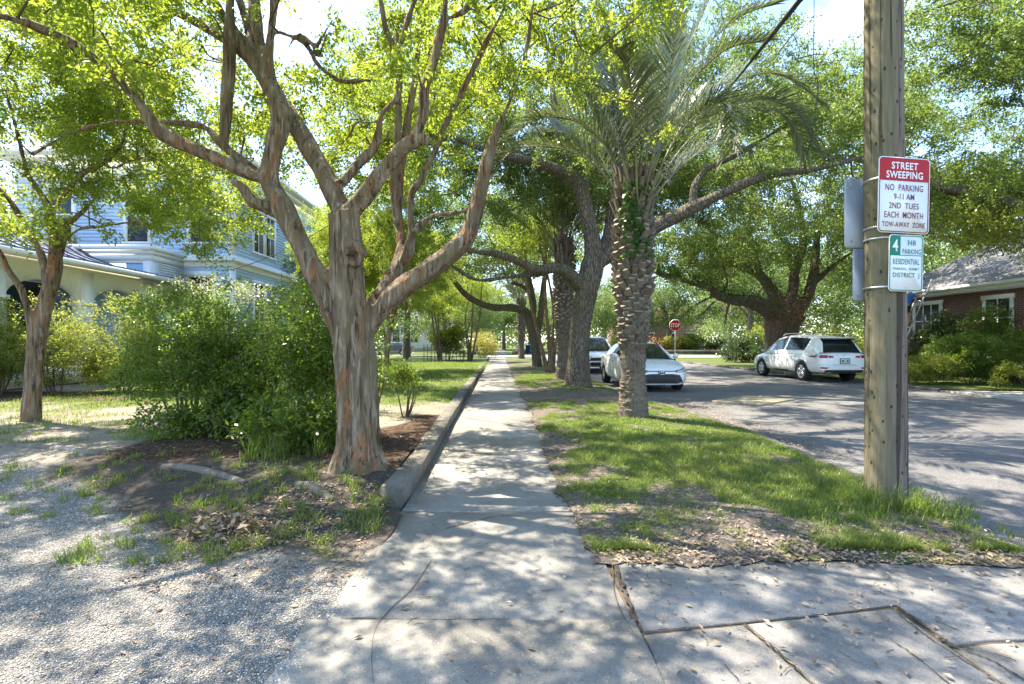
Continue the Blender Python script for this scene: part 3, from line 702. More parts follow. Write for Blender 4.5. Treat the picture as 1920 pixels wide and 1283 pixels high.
def tree(name, label, cat, base, limbs, clusters, per, r, L, leaf, barkm, seed, voxel=.03, thin=.02, group=None, rough=.012, extra=None, droop=.15, flute0=None, asp=.5, up=.9, r1=.011, thick_nodes=True):
    rng = np.random.default_rng(seed)
    root = empty(name, base, 0, label, cat, group)
    mb = MB()
    for i, (pts, rad) in enumerate(limbs):
        L_ = np.linalg.norm(np.diff(pts, axis=0), axis=1).sum(); n = max(5, int(L_ / max(.05, np.mean(rad) * 1.2)))
        ph = rng.random(3) * 6.28
        fl = (lambda th, u_: 1 + .07 * np.sin(3 * th + ph[0] + 2 * u_) + .05 * np.sin(5 * th + ph[1] - 3 * u_)) if (flute0 is None or i) else flute0
        mb.tube(pts, rad, 18 if max(rad) > .08 else 9, n, flute=fl)
    if extra: extra(mb)
    fuse('trunk', mb, voxel, barkm, root, 2, rough, seed)
    tw = MB(); grow(tw, limb_nodes(limbs), clusters, rng, thin * .35, r1)
    merge_into(root, tw, M['twig'] if barkm is M['crape_bark'] else barkm)
    cen = clusters.mean(0); outw = unit(clusters - cen) * .7 + np.array((0, 0, .15))
    leaves_obj('crown', [sprays(clusters, outw, per, r, L, rng, droop=droop, asp=asp, up=up)], leaf, root)
    return root
def dup(root, loc, rz=0.0, scale=1.0, label=None, group=None):
    c = root.copy(); COL.objects.link(c); c.location = tuple(loc); c.rotation_euler = (0, 0, rz); c.scale = (scale,) * 3 if np.isscalar(scale) else scale
    if label: c['label'] = label
    if group: c['group'] = group
    for ch in list(root.children):
        k = ch.copy(); COL.objects.link(k); k.parent = c
        for g in list(ch.children):
            q = g.copy(); COL.objects.link(q); q.parent = k
    return c
def above_cam(C, base, rmin=2.3):
    q = C + np.array(base) - np.array((0, 0, CAMZ)); d = np.linalg.norm(q, axis=1); return C[d > rmin]
def balance_dapple(C, base, rng, cell=.46, cap=3, R_=5.6):
    """drop and add leaf clumps along the light to shape the foreground dapple"""
    q = C + base; s = np.array(sd); g = q[:, :2] - s[:2] / s[2] * q[:, 2:]
    key = np.floor(g / cell).astype(int); order = rng.permutation(len(C)); cnt = {}; keep = []
    for i in order:
        k = tuple(key[i]); inb = -5.5 < g[i, 0] < 4.2 and 1.2 < g[i, 1] < 6.5
        if inb and cnt.get(k, 0) >= cap: continue
        cnt[k] = cnt.get(k, 0) + 1; keep.append(i)
    add = []  # added clumps, mostly out of view, to shade sunlit ground cells
    for gx_ in np.arange(-5.5, 4.2, cell):
        for gy_ in np.arange(1.2, 6.0, cell):
            k = (math.floor((gx_ + .01) / cell), math.floor((gy_ + .01) / cell))
            if cnt.get(k, 0) <= 1 and rng.random() < .8:
                z = 4.4 + 2.4 * rng.random(); p_ = np.array((gx_ + cell * rng.random(), gy_ + cell * rng.random(), 0)) + s * z / s[2]
                if np.hypot(*(p_ - base)[:2]) < R_: add.append(p_ - base)
    return np.vstack([C[keep]] + ([np.array(add)] if add else []))
# ------------------------------------------------------------------ main crape myrtle
b0 = np.array((-1.455, 4.72, .10)); Y0 = 4.72
T = lambda seq: trace(seq, b0)
limbs = [
    T([(670, 905, 104, Y0), (672, 870, 90, Y0), (672, 820, 80, Y0), (670, 760, 80, Y0), (667, 700, 82, Y0), (664, 640, 80, Y0), (657, 580, 76, Y0), (651, 520, 66, Y0), (648, 460, 63, Y0 - .02), (645, 400, 66, Y0 - .02)]),
    T([(640, 640, 44, Y0 - .02), (622, 575, 54, Y0 - .05), (590, 515, 55, Y0 - .1), (560, 450, 50, Y0 - .12), (532, 395, 46, Y0 - .12), (505, 345, 44, Y0 - .1), (508, 295, 42, Y0 - .08), (524, 235, 40, Y0 - .02), (517, 188, 40, Y0 + .02), (500, 141, 38, Y0 + .06), (507, 70, 24, Y0 + .1), (513, 0, 20, Y0 + .16), (515, -120, 14, Y0 + .25)]),
    T([(500, 335, 36, Y0 - .1), (460, 322, 34, Y0 - .14), (386, 290, 32, Y0 - .2), (302, 248, 31, Y0 - .3), (262, 195, 26, Y0 - .36), (201, 131, 25, Y0 - .44), (134, 80, 24, Y0 - .55), (50, 44, 22, Y0 - .7), (-60, 15, 19, Y0 - .85), (-200, -40, 13, Y0 - 1.0)]),
    T([(478, 318, 22, Y0 - .06), (419, 275, 20, Y0 + .1), (386, 240, 15, Y0 + .2), (336, 231, 13, Y0 + .3), (270, 228, 12, Y0 + .4), (201, 231, 11, Y0 + .5), (128, 252, 11, Y0 + .6), (60, 290, 9, Y0 + .7)]),
    T([(419, 275, 20, Y0 + .1), (425, 200, 26, Y0 + .16), (430, 130, 25, Y0 + .2), (430, 60, 24, Y0 + .24), (432, -30, 20, Y0 + .3)]),
    T([(520, 395, 34, Y0 - .12), (474, 378, 28, Y0 - .2), (455, 352, 26, Y0 - .25), (436, 340, 20, Y0 - .28)]),
    T([(645, 410, 54, Y0), (614, 337, 44, Y0 + .1), (580, 283, 40, Y0 + .2), (547, 226, 38, Y0 + .28), (513, 178, 36, Y0 + .34), (485, 130, 32, Y0 + .3), (455, 85, 27, Y0 + .3), (425, 40, 23, Y0 + .32), (395, -10, 20, Y0 + .35), (350, -90, 14, Y0 + .4)]),
    T([(478, 118, 22, Y0 + .3), (435, 85, 24, Y0 + .36), (368, 42, 22, Y0 + .45), (310, 15, 20, Y0 + .55), (240, -10, 18, Y0 + .65), (120, -50, 12, Y0 + .8)]),
    T([(500, 141, 24, Y0 + .06), (484, 60, 26, Y0 + .2), (476, 0, 24, Y0 + .3), (470, -90, 18, Y0 + .4)]),
    T([(478, 110, 20, Y0 + .3), (455, 20, 20, Y0 + .5), (425, -60, 16, Y0 + .6)]),
    T([(650, 405, 50, Y0), (680, 375, 42, Y0 - .08), (715, 328, 40, Y0 - .16), (758, 278, 38, Y0 - .24), (788, 262, 34, Y0 - .28), (804, 266, 26, Y0 - .3)]),
    T([(775, 268, 28, Y0 - .26), (793, 215, 28, Y0 - .26), (796, 165, 28, Y0 - .26), (811, 124, 26, Y0 - .27), (820, 84, 25, Y0 - .28), (832, 44, 24, Y0 - .3), (836, 0, 22, Y0 - .3), (845, -90, 17, Y0 - .3)]),
    T([(834, 38, 16, Y0 - .3), (858, 28, 15, Y0 - .34), (874, 18, 13, Y0 - .36), (890, -10, 12, Y0 - .4), (930, -70, 9, Y0 - .45)]),
    T([(640, 345, 30, Y0 + .05), (668, 312, 26, Y0 + .12), (698, 281, 26, Y0 + .2), (709, 250, 20, Y0 + .24), (716, 214, 18, Y0 + .28), (741, 188, 20, Y0 + .3), (748, 155, 20, Y0 + .32), (745, 110, 18, Y0 + .33), (728, 67, 14, Y0 + .35), (718, 27, 13, Y0 + .36), (708, -40, 11, Y0 + .4)]),
    T([(746, 104, 10, Y0 + .33), (758, 60, 9, Y0 + .35), (775, 7, 8, Y0 + .38), (800, -60, 6, Y0 + .4)]),
    T([(692, 575, 34, Y0 + .12), (725, 535, 36, Y0 + .3), (745, 505, 34, Y0 + .42), (755, 470, 30, Y0 + .5), (750, 425, 20, Y0 + .56), (748, 402, 17, Y0 + .6), (750, 330, 17, Y0 + .66), (762, 251, 16, Y0 + .72), (775, 168, 15, Y0 + .8), (784, 100, 14, Y0 + .85), (803, 0, 12, Y0 + .95), (820, -90, 9, Y0 + 1.0)]),
    T([(744, 420, 12, Y0 + .56), (736, 335, 12, Y0 + .62), (746, 235, 12, Y0 + .68), (747, 150, 11, Y0 + .75), (744, 60, 9, Y0 + .8)]),
    T([(745, 505, 26, Y0 + .42), (768, 470, 24, Y0 + .42), (772, 430, 18, Y0 + .44), (769, 395, 16, Y0 + .46), (773, 360, 16, Y0 + .48), (788, 342, 17, Y0 + .48), (798, 318, 15, Y0 + .48), (815, 285, 14, Y0 + .48), (835, 235, 14, Y0 + .48), (859, 188, 14, Y0 + .48), (882, 141, 13, Y0 + .48), (909, 84, 12, Y0 + .48), (936, 34, 11, Y0 + .48), (962, -20, 9, Y0 + .48), (990, -80, 7, Y0 + .48)]),
    T([(756, 490, 15, Y0 + .36), (768, 450, 13, Y0 + .34), (787, 425, 12, Y0 + .32), (815, 404, 12, Y0 + .3), (859, 399, 11, Y0 + .24), (888, 388, 11, Y0 + .2)]),
    T([(672, 660, 40, Y0 + .02), (705, 590, 50, Y0 + .04), (745, 548, 50, Y0 + .06), (800, 510, 50, Y0 + .1), (845, 475, 48, Y0 + .14), (878, 440, 42, Y0 + .16), (893, 390, 34, Y0 + .18), (905, 335, 31, Y0 + .2), (918, 285, 29, Y0 + .2), (935, 235, 24, Y0 + .2), (958, 185, 15, Y0 + .2), (982, 110, 13, Y0 + .22), (996, 40, 12, Y0 + .24), (1002, -30, 10, Y0 + .25), (1010, -110, 8, Y0 + .25)]),
    T([(672, 870, 34, Y0 - .05), (645, 905, 34, Y0 - .25), (630, 935, 24, Y0 - .42), (618, 955, 12, Y0 - .52)]),
    T([(690, 850, 50, Y0), (716, 888, 40, Y0 - .05), (735, 915, 24, Y0 - .1)]),
    T([(655, 850, 50, Y0), (628, 885, 40, Y0 + .02), (608, 905, 24, Y0)]),
    T([(530, 110, 8, Y0 + .1), (560, 65, 8, Y0 + .15), (600, 100, 9, Y0 + .2), (590, 95, 8, Y0 + .2), (625, 35, 6, Y0 + .25)]),
    T([(522, 60, 12, Y0 + .1), (570, 80, 11, Y0 + .2), (595, 120, 9, Y0 + .28), (625, 145, 9, Y0 + .34), (650, 153, 8, Y0 + .38), (700, 150, 5, Y0 + .45)]),
    T([(700, 262, 10, Y0 + .22), (725, 265, 12, Y0 + .2), (727, 245, 10, Y0 + .2), (745, 241, 6, Y0 + .2)]),
    T([(716, 228, 9, Y0 + .28), (690, 230, 9, Y0 + .3), (668, 230, 7, Y0 + .32), (655, 255, 5, Y0 + .34), (640, 270, 4, Y0 + .35)]),
]
limbs = [(p_, r_ * (.79 if i else np.interp(np.linspace(0, 1, len(r_)), [0, .10, .22, 1], [1.25, 1.08, .9, .9]))) for i, (p_, r_) in enumerate(limbs)]
rgc = np.random.default_rng(71)
C = in_blobs([(-.2, .3, 5.3, 3.6, 3.4, 1.9), (-2.8, -.5, 4.6, 2.6, 2.4, 1.6), (.8, .3, 5.2, 1.3, 1.9, 1.3), (-.5, 2.8, 5.0, 2.2, 2.0, 1.6), (2.3, .3, 6.3, 2.2, 2.0, .9), (-.6, -2.4, 4.9, 2.6, 1.4, 1.0), (-1.3, 1.8, 4.0, 2.2, 1.6, .9), (-1.7, .4, 4.2, 1.7, 1.4, .8)], 1550, rgc, .5, 1.7, 4, -.1)  # high right-hand blob is added above the view to shade the apron
C = balance_dapple(C, b0, rgc)
C = above_cam(C, b0, 2.6)
def burl(mb):
    rb = np.random.default_rng(77)
    for k in range(15):
        a = k / 15 * 6.28; q = .75 + .5 * rb.random(); c = P(657 + 19 * q * math.cos(a), 474 + 15 * q * math.sin(a) + (6 if math.sin(a) > 0 else 0), Y0 - .12) - b0
        mb.tube([c + (0, .06, 0), c + (0, -.02 - .035 * rb.random(), 0)], [.036, .014 + .012 * rb.random()], 7, 3)
def mainfl(th, u_): return 1 + (.075 + .16 * (1 - u_) ** 4) * np.sin(5 * th + .6 + 1.5 * u_) + .06 * np.sin(3 * th + 2 + u_) + (.02 + .03 * (1 - u_)) * np.sin(9 * th + 3 * u_)
main_tree = tree('crape_myrtle', 'large crape myrtle with peeling orange and grey bark by the concrete walk', 'tree', b0, limbs, C, 250, .27, .052, M['crape_leaf'], M['crape_bark'], 1, .018, .018, None, .02, burl, flute0=mainfl)
# dark hollow of the old pruning wound
mb = MB(); c = P(655, 478, Y0 - .19) - b0; mb.lathe([(.001, .0), (.018, .004), (.03, .03)], 9, (c[0] + .008, c[1] + .022, c[2] + .02), 'y'); mb.lathe([(.001, .0), (.012, .004), (.02, .03)], 8, (c[0] - .035, c[1] + .03, c[2] + .005), 'y')
mb.build('knot_hollow', plain('rotten_wood', (.05, .035, .025), .9, var=.5, scale=30), main_tree)
# dangling sprays at the upper right of the crape myrtle
# ------------------------------------------------------------------ left crape myrtle
b1 = np.array((-7.50, 7.75, .12)); Y1 = 7.75
T = lambda seq: trace(seq, b1)
limbs = [
    T([(58, 812, 60, Y1), (60, 790, 48, Y1), (62, 740, 42, Y1), (66, 680, 40, Y1), (73, 620, 42, Y1), (86, 570, 36, Y1), (98, 525, 36, Y1), (106, 490, 30, Y1)]),
    T([(100, 520, 24, Y1), (115, 455, 20, Y1 + .05), (122, 425, 15, Y1 + .1), (138, 412, 13, Y1 + .15), (160, 392, 12, Y1 + .2), (182, 365, 10, Y1 + .3), (184, 337, 8, Y1 + .35)]),
    T([(95, 530, 24, Y1), (100, 470, 20, Y1 - .1), (101, 440, 20, Y1 - .16), (94, 400, 22, Y1 - .2), (80, 368, 14, Y1 - .24), (55, 333, 12, Y1 - .3), (45, 300, 10, Y1 - .35), (30, 240, 8, Y1 - .4), (10, 170, 6, Y1 - .5)]),
    T([(96, 402, 16, Y1 - .2), (118, 368, 15, Y1 - .26), (150, 330, 16, Y1 - .36), (190, 307, 14, Y1 - .44), (222, 280, 12, Y1 - .5), (236, 245, 9, Y1 - .55), (242, 190, 7, Y1 - .6), (260, 120, 5, Y1 - .7)]),
    T([(88, 545, 20, Y1), (78, 480, 17, Y1 + .1), (48, 425, 16, Y1 + .2), (18, 375, 14, Y1 + .25), (-5, 350, 13, Y1 + .3), (-60, 270, 9, Y1 + .4)]),
    T([(66, 640, 26, Y1), (50, 575, 17, Y1 - .1), (38, 540, 18, Y1 - .15), (15, 505, 16, Y1 - .2), (-5, 465, 13, Y1 - .25), (-60, 400, 9, Y1 - .4)]),
    T([(115, 455, 9, Y1), (150, 430, 9, Y1 - .4), (190, 425, 8, Y1 - .7), (240, 418, 7, Y1 - 1.0), (300, 430, 5, Y1 - 1.2), (360, 470, 4, Y1 - 1.3)]),
    T([(190, 307, 8, Y1 - .44), (215, 315, 8, Y1 - .7), (250, 300, 7, Y1 - 1.0), (300, 290, 6, Y1 - 1.3), (345, 290, 5, Y1 - 1.5)]),
    T([(60, 790, 26, Y1), (82, 800, 18, Y1 - .1), (100, 812, 8, Y1 - .2)]),
    T([(55, 790, 26, Y1), (38, 805, 18, Y1 - .1), (25, 815, 8, Y1 - .2)]),
]
limbs = [(p_, r_ * .68) for p_, r_ in limbs]
C = in_blobs([(.6, 0, 4.9, 3.0, 3.0, 1.7), (-2.2, -.6, 4.9, 2.4, 2.4, 1.6), (2.3, -.9, 2.95, 1.6, 1.1, .6), (1.2, -.5, 3.1, 1.2, 1.2, .55), (-1.0, -.4, 3.9, 1.6, 1.2, .7), (-.2, -.2, 4.0, 2.2, 1.5, .6), (-.6, -.9, 4.8, 2.3, 1.3, 1.1), (3.0, .3, 3.4, 1.0, .9, .5)], 1000, rgc, .5, 1.8, 5, -.15)
left_tree = tree('crape_myrtle', 'slender crape myrtle with smooth tan trunk standing left of the azalea', 'tree', b1, limbs, C, 220, .28, .053, M['crape_leaf'], M['crape_bark'], 2, .022, .018, None, .012)
dup(left_tree, (-3.45, 13.6, .1), 5.6, (.62, .62, .82), 'crape myrtle directly behind the big trunk on the front lawn')
dup(left_tree, (-5.2, 20.5, .1), 1.0, .95, 'crape myrtle in the front yard beyond the azalea, seen behind the big trunk')
# ------------------------------------------------------------------ street oak by the palm
b2 = np.array((1.93, 14.6, .03)); Y2 = 14.6
T = lambda seq: trace(seq, b2)
limbs = [
    T([(1083, 735, 62, Y2), (1083, 715, 44, Y2), (1084, 680, 39, Y2), (1087, 620, 38, Y2), (1094, 570, 40, Y2), (1106, 520, 46, Y2), (1112, 490, 42, Y2)]),
    T([(1108, 515, 36, Y2), (1112, 455, 32, Y2 - .1), (1100, 400, 30, Y2 - .2), (1088, 350, 28, Y2 - .4), (1065, 328, 22, Y2 - .6), (1030, 312, 20, Y2 - .8), (985, 300, 17, Y2 - 1.1), (940, 290, 14, Y2 - 1.5), (880, 270, 10, Y2 - 2), (800, 230, 7, Y2 - 2.4)]),
    T([(1088, 352, 20, Y2 - .4), (1068, 305, 17, Y2 - .3), (1052, 275, 15, Y2 - .2), (1040, 200, 12, Y2), (1030, 120, 9, Y2 + .3)]),
    T([(1090, 360, 20, Y2 - .4), (1110, 310, 16, Y2 - .2), (1130, 240, 12, Y2), (1150, 150, 9, Y2)]),
    T([(1112, 505, 34, Y2), (1132, 470, 30, Y2 + .1), (1145, 430, 24, Y2 + .3), (1150, 370, 20, Y2 + .5), (1165, 300, 14, Y2 + .8), (1180, 200, 10, Y2 + 1)]),
    T([(1125, 490, 30, Y2), (1170, 455, 29, Y2 - .2), (1230, 425, 27, Y2 - .5), (1300, 390, 23, Y2 - .9), (1350, 365, 19, Y2 - 1.2), (1400, 343, 17, Y2 - 1.5), (1460, 325, 14, Y2 - 1.8), (1510, 320, 12, Y2 - 2.1), (1560, 310, 9, Y2 - 2.4), (1650, 285, 6, Y2 - 2.8)]),
    T([(1300, 390, 16, Y2 - .9), (1303, 350, 14, Y2 - .8), (1325, 318, 12, Y2 - .7), (1365, 298, 10, Y2 - .6), (1420, 268, 8, Y2 - .4), (1480, 230, 6, Y2)]),
    T([(1092, 545, 28, Y2), (1068, 515, 24, Y2 - .4), (1045, 503, 20, Y2 - .8), (1005, 505, 17, Y2 - 1.3), (970, 490, 14, Y2 - 1.7), (930, 476, 12, Y2 - 2.1), (890, 472, 10, Y2 - 2.6), (840, 455, 6, Y2 - 3.1)]),
    T([(1040, 505, 13, Y2 - .8), (1000, 515, 11, Y2 - 1.0), (950, 520, 9, Y2 - 1.2), (895, 525, 8, Y2 - 1.3), (850, 500, 6, Y2 - 1.4), (810, 470, 4, Y2 - 1.5)]),
    T([(1083, 725, 40, Y2), (1105, 732, 18, Y2 - .2), (1120, 738, 8, Y2 - .3)]), T([(1083, 725, 40, Y2), (1062, 732, 18, Y2 - .2), (1048, 738, 8, Y2 - .3)]),
]
C = in_blobs([(1.5, 1.5, 8.6, 8.0, 5.0, 3.2), (-2.8, -.5, 6.2, 2.6, 2.6, 1.6), (6.0, -1.2, 6.4, 3.0, 2.4, 1.6), (0, 2, 6.8, 4.5, 3, 1.8), (5.5, 2.0, 7.0, 3.5, 3.5, 2.0), (-4.6, .5, 7.8, 3.0, 5.0, 1.8)], 1650, rgc, .45, 1.3, 6, -.08)
oak = tree('oak_tree', 'oak with furrowed dark trunk and spreading limbs just behind the nearest palm', 'tree', b2, limbs, C, 190, .43, .078, M['oak_leaf'], M['oak_bark'], 3, .035, .03, 'live oaks along the street', .02, r1=.013)
# arching oak farther along the verge
b3 = np.array((1.35, 26.0, .03)); Y3 = 26.0
T = lambda seq: trace(seq, b3)
limbs = [
    T([(1008, 694, 26, Y3), (1007, 680, 19, Y3), (1002, 640, 18, Y3), (995, 610, 18, Y3), (988, 590, 18, Y3), (975, 580, 16, Y3 - .3), (950, 577, 14, Y3 - .8), (925, 577, 13, Y3 - 1.3), (895, 567, 12, Y3 - 1.8), (872, 552, 11, Y3 - 2.2), (855, 532, 10, Y3 - 2.5), (835, 505, 8, Y3 - 2.9), (810, 480, 6, Y3 - 3.2)]),
    T([(996, 612, 14, Y3), (1000, 570, 12, Y3 + .2), (990, 520, 11, Y3 + .3), (975, 470, 9, Y3 + .5), (960, 400, 7, Y3 + .7)]),
    T([(1004, 650, 14, Y3), (1014, 590, 12, Y3 - .1), (1020, 530, 10, Y3), (1035, 460, 8, Y3)]),
    T([(1000, 560, 9, Y3 + .1), (985, 540, 8, Y3 - .5), (960, 530, 7, Y3 - 1)]),
]
C = in_blobs([(-.5, 0, 7.2, 5.5, 5, 2.6), (-3.5, -2, 5.4, 2.2, 2, 1.2), (2.5, 1, 6.0, 3, 3, 1.6)], 850, rgc, .45, .6, 7)
tree('oak_tree', 'small oak whose low limb arches left over the walk beyond the palms', 'tree', b3, limbs, C, 75, .6, .11, M['oak_leaf'], M['oak_bark'], 4, .04, .03, 'live oaks along the street', .015)
# multi stemmed crape on the verge
b4 = np.array((1.55, 21.0, .03)); Y4 = 21.0
T = lambda seq: trace(seq, b4)
limbs = [T([(1028, 704, 10, Y4), (1015, 650, 7, Y4), (1003, 600, 6, Y4), (990, 540, 6, Y4), (985, 470, 5, Y4), (980, 400, 4, Y4)]),
         T([(1032, 704, 10, Y4), (1030, 650, 7, Y4), (1024, 580, 6, Y4), (1022, 500, 6, Y4), (1030, 420, 4, Y4)]),
         T([(1036, 704, 8, Y4), (1040, 660, 6, Y4), (1048, 610, 5, Y4), (1044, 540, 5, Y4 - .5), (1050, 460, 4, Y4 - 1)]),
         T([(1034, 704, 8, Y4), (1036, 640, 6, Y4), (1035, 560, 5, Y4 + .5), (1012, 460, 4, Y4 + .5)])]
C = in_blobs([(-.2, 0, 6.0, 2.4, 2.4, 1.6)], 260, rgc, .5, 1, 8)
tree('crape_myrtle', 'thin many stemmed crape myrtle on the verge between the two palms', 'tree', b4, limbs, C, 70, .5, .08, M['crape_leaf'], M['crape_bark'], 5, .02, .02)
# ------------------------------------------------------------------ great oak across the road
b5 = np.array((13.9, 26.0, 0)); Y5 = 26.0
T = lambda seq: trace(seq, b5)
limbs = [
    T([(1462, 700, 100, Y5), (1463, 676, 66, Y5), (1463, 640, 52, Y5), (1465, 610, 58, Y5), (1472, 588, 70, Y5)]),
    T([(1462, 605, 52, Y5), (1435, 578, 44, Y5 - .5), (1408, 565, 36, Y5 - 1), (1380, 562, 30, Y5 - 1.4), (1350, 555, 26, Y5 - 1.8), (1330, 538, 22, Y5 - 2.2), (1295, 530, 17, Y5 - 2.6), (1265, 520, 14, Y5 - 3), (1240, 515, 12, Y5 - 3.4), (1200, 495, 8, Y5 - 4)]),
    T([(1470, 590, 46, Y5), (1452, 555, 34, Y5 + .3), (1432, 525, 28, Y5 + .5), (1408, 507, 22, Y5 + .7), (1380, 497, 19, Y5 + .9), (1350, 492, 17, Y5 + 1), (1325, 505, 12, Y5 + 1.2), (1290, 490, 9, Y5 + 1.4)]),
    T([(1478, 585, 44, Y5), (1487, 545, 30, Y5), (1492, 500, 26, Y5), (1505, 460, 20, Y5), (1500, 400, 15, Y5), (1480, 320, 10, Y5)]),
    T([(1485, 590, 44, Y5), (1510, 565, 30, Y5 - .3), (1522, 530, 26, Y5 - .5), (1530, 480, 22, Y5 - .6), (1535, 430, 16, Y5 - .7), (1570, 350, 11, Y5 - .8)]),
    T([(1432, 525, 18, Y5 + .5), (1415, 490, 14, Y5 + .8), (1395, 470, 11, Y5 + 1), (1360, 450, 9, Y5 + 1.2), (1330, 430, 7, Y5 + 1.4)]),
    T([(1350, 556, 14, Y5 - 1.8), (1363, 535, 11, Y5 - 2), (1360, 510, 8, Y5 - 2.2), (1350, 490, 6, Y5 - 2.3)]),
    T([(1370, 560, 8, Y5 - 1.5), (1362, 590, 6, Y5 - 1.7), (1357, 625, 4, Y5 - 1.8)]),
    T([(1340, 565, 8, Y5 - 1.9), (1315, 590, 6, Y5 - 2.2), (1295, 610, 4, Y5 - 2.4)]),
    T([(1335, 556, 8, Y5 - 1.9), (1300, 575, 6, Y5 - 2.5), (1270, 600, 4, Y5 - 2.9)]),
    T([(1520, 540, 14, Y5 - .5), (1560, 500, 11, Y5 - .8), (1620, 460, 8, Y5 - 1.2), (1700, 420, 6, Y5 - 1.6)]),
]
limbs = [limbs[0]] + [(p_, r_ * .66) for p_, r_ in limbs[1:]]
C = in_blobs([(-1.5, -1, 9.5, 10.5, 8.0, 4.0), (-5.5, -2.5, 5.6, 4.0, 3.5, 1.8), (4.0, -1, 6.2, 5.0, 4, 2.2), (-3, 3, 6.2, 5, 3, 2.0)], 2000, rgc, .42, 1.0, 9, .0)
big_oak = tree('oak_tree', 'massive live oak with thick low limbs behind the white car across the road', 'tree', b5, limbs, C, 130, .55, .105, M['oak_leaf'], M['oak_bark'], 6, .06, .04, 'live oaks along the street', .04, r1=.014)
mb = MB()   # ivy and resurrection fern on the limbs
rgi = np.random.default_rng(12)
nd = limb_nodes(limbs[1:3], .09); k = rgi.integers(0, len(nd), 2600); p = nd[k] + rgi.normal(size=(2600, 3)) * .18 + (0, -.05, .2)
leaves_obj('fern', [(p, rgi.normal(size=(2600, 3)), rgi.normal(size=(2600, 3)) * .7 + (0, 0, .7), np.full(2600, .16), np.full(2600, .08))], M['ivy_leaf'], big_oak)
k = 900; p = np.array((.2, -1.0, 2.6)) + rgi.normal(size=(k, 3)) * (.75, .3, .7)
leaves_obj('dead_vine', [(p, rgi.normal(size=(k, 3)), rgi.normal(size=(k, 3)), np.full(k, .13), np.full(k, .06))], M['brown_leaf'], big_oak)
# oak whose trunk is out of frame on the right: copy
limbs = [(np.array([(0, 0, -.1), (0, .1, 1.5), (-.2, 0, 3.0)]), np.array([.6, .42, .42])), (np.array([(-.1, 0, 2.6), (-1.6, -.2, 4.4), (-3.6, 0, 5.4), (-6.2, .3, 6.2), (-8, .5, 7)]), np.array([.34, .26, .2, .13, .06])),
         (np.array([(-.1, 0, 2.6), (-.3, 1.4, 5), (-1.6, 3, 6.8), (-3, 4.5, 8)]), np.array([.32, .25, .17, .08])), (np.array([(-.1, 0, 2.6), (.8, -1, 5), (1.4, -2.6, 7)]), np.array([.3, .22, .1])),
         (np.array([(-2.2, -.1, 4.8), (-3.8, -1.5, 6.6), (-5, -2.6, 8)]), np.array([.2, .14, .06]))]
C = in_blobs([(-2.3, -1.5, 8.6, 7.0, 5.2, 3.4), (-5.5, .6, 6.6, 3.2, 3.0, 1.9), (-2.0, 2.5, 6.0, 3.6, 3, 1.8)], 1350, rgc, .42, 1.1, 13, .04)
right_oak = tree('oak_tree', 'oak standing out by the brick house whose leafy crown fills the upper right', 'tree', (18.2, 14.6, 0), limbs, C, 180, .45, .085, M['oak_leaf'], M['oak_bark'], 7, .05, .035, 'live oaks along the street', .03, r1=.013)
C2 = in_blobs([(-4.6, -.2, 4.7, 1.9, 1.0, .55), (-2.6, .2, 4.6, 1.8, 1.0, .5)], 110, rgc, .5)
tw = MB(); grow(tw, limb_nodes(limbs), C2, rgc, .006, .008); merge_into(right_oak, tw, M['oak_bark'])
leaves_obj('low_spray', [sprays(C2, unit(C2) * .2, 70, .5, .085, rgc)], M['lime_leaf'], right_oak)
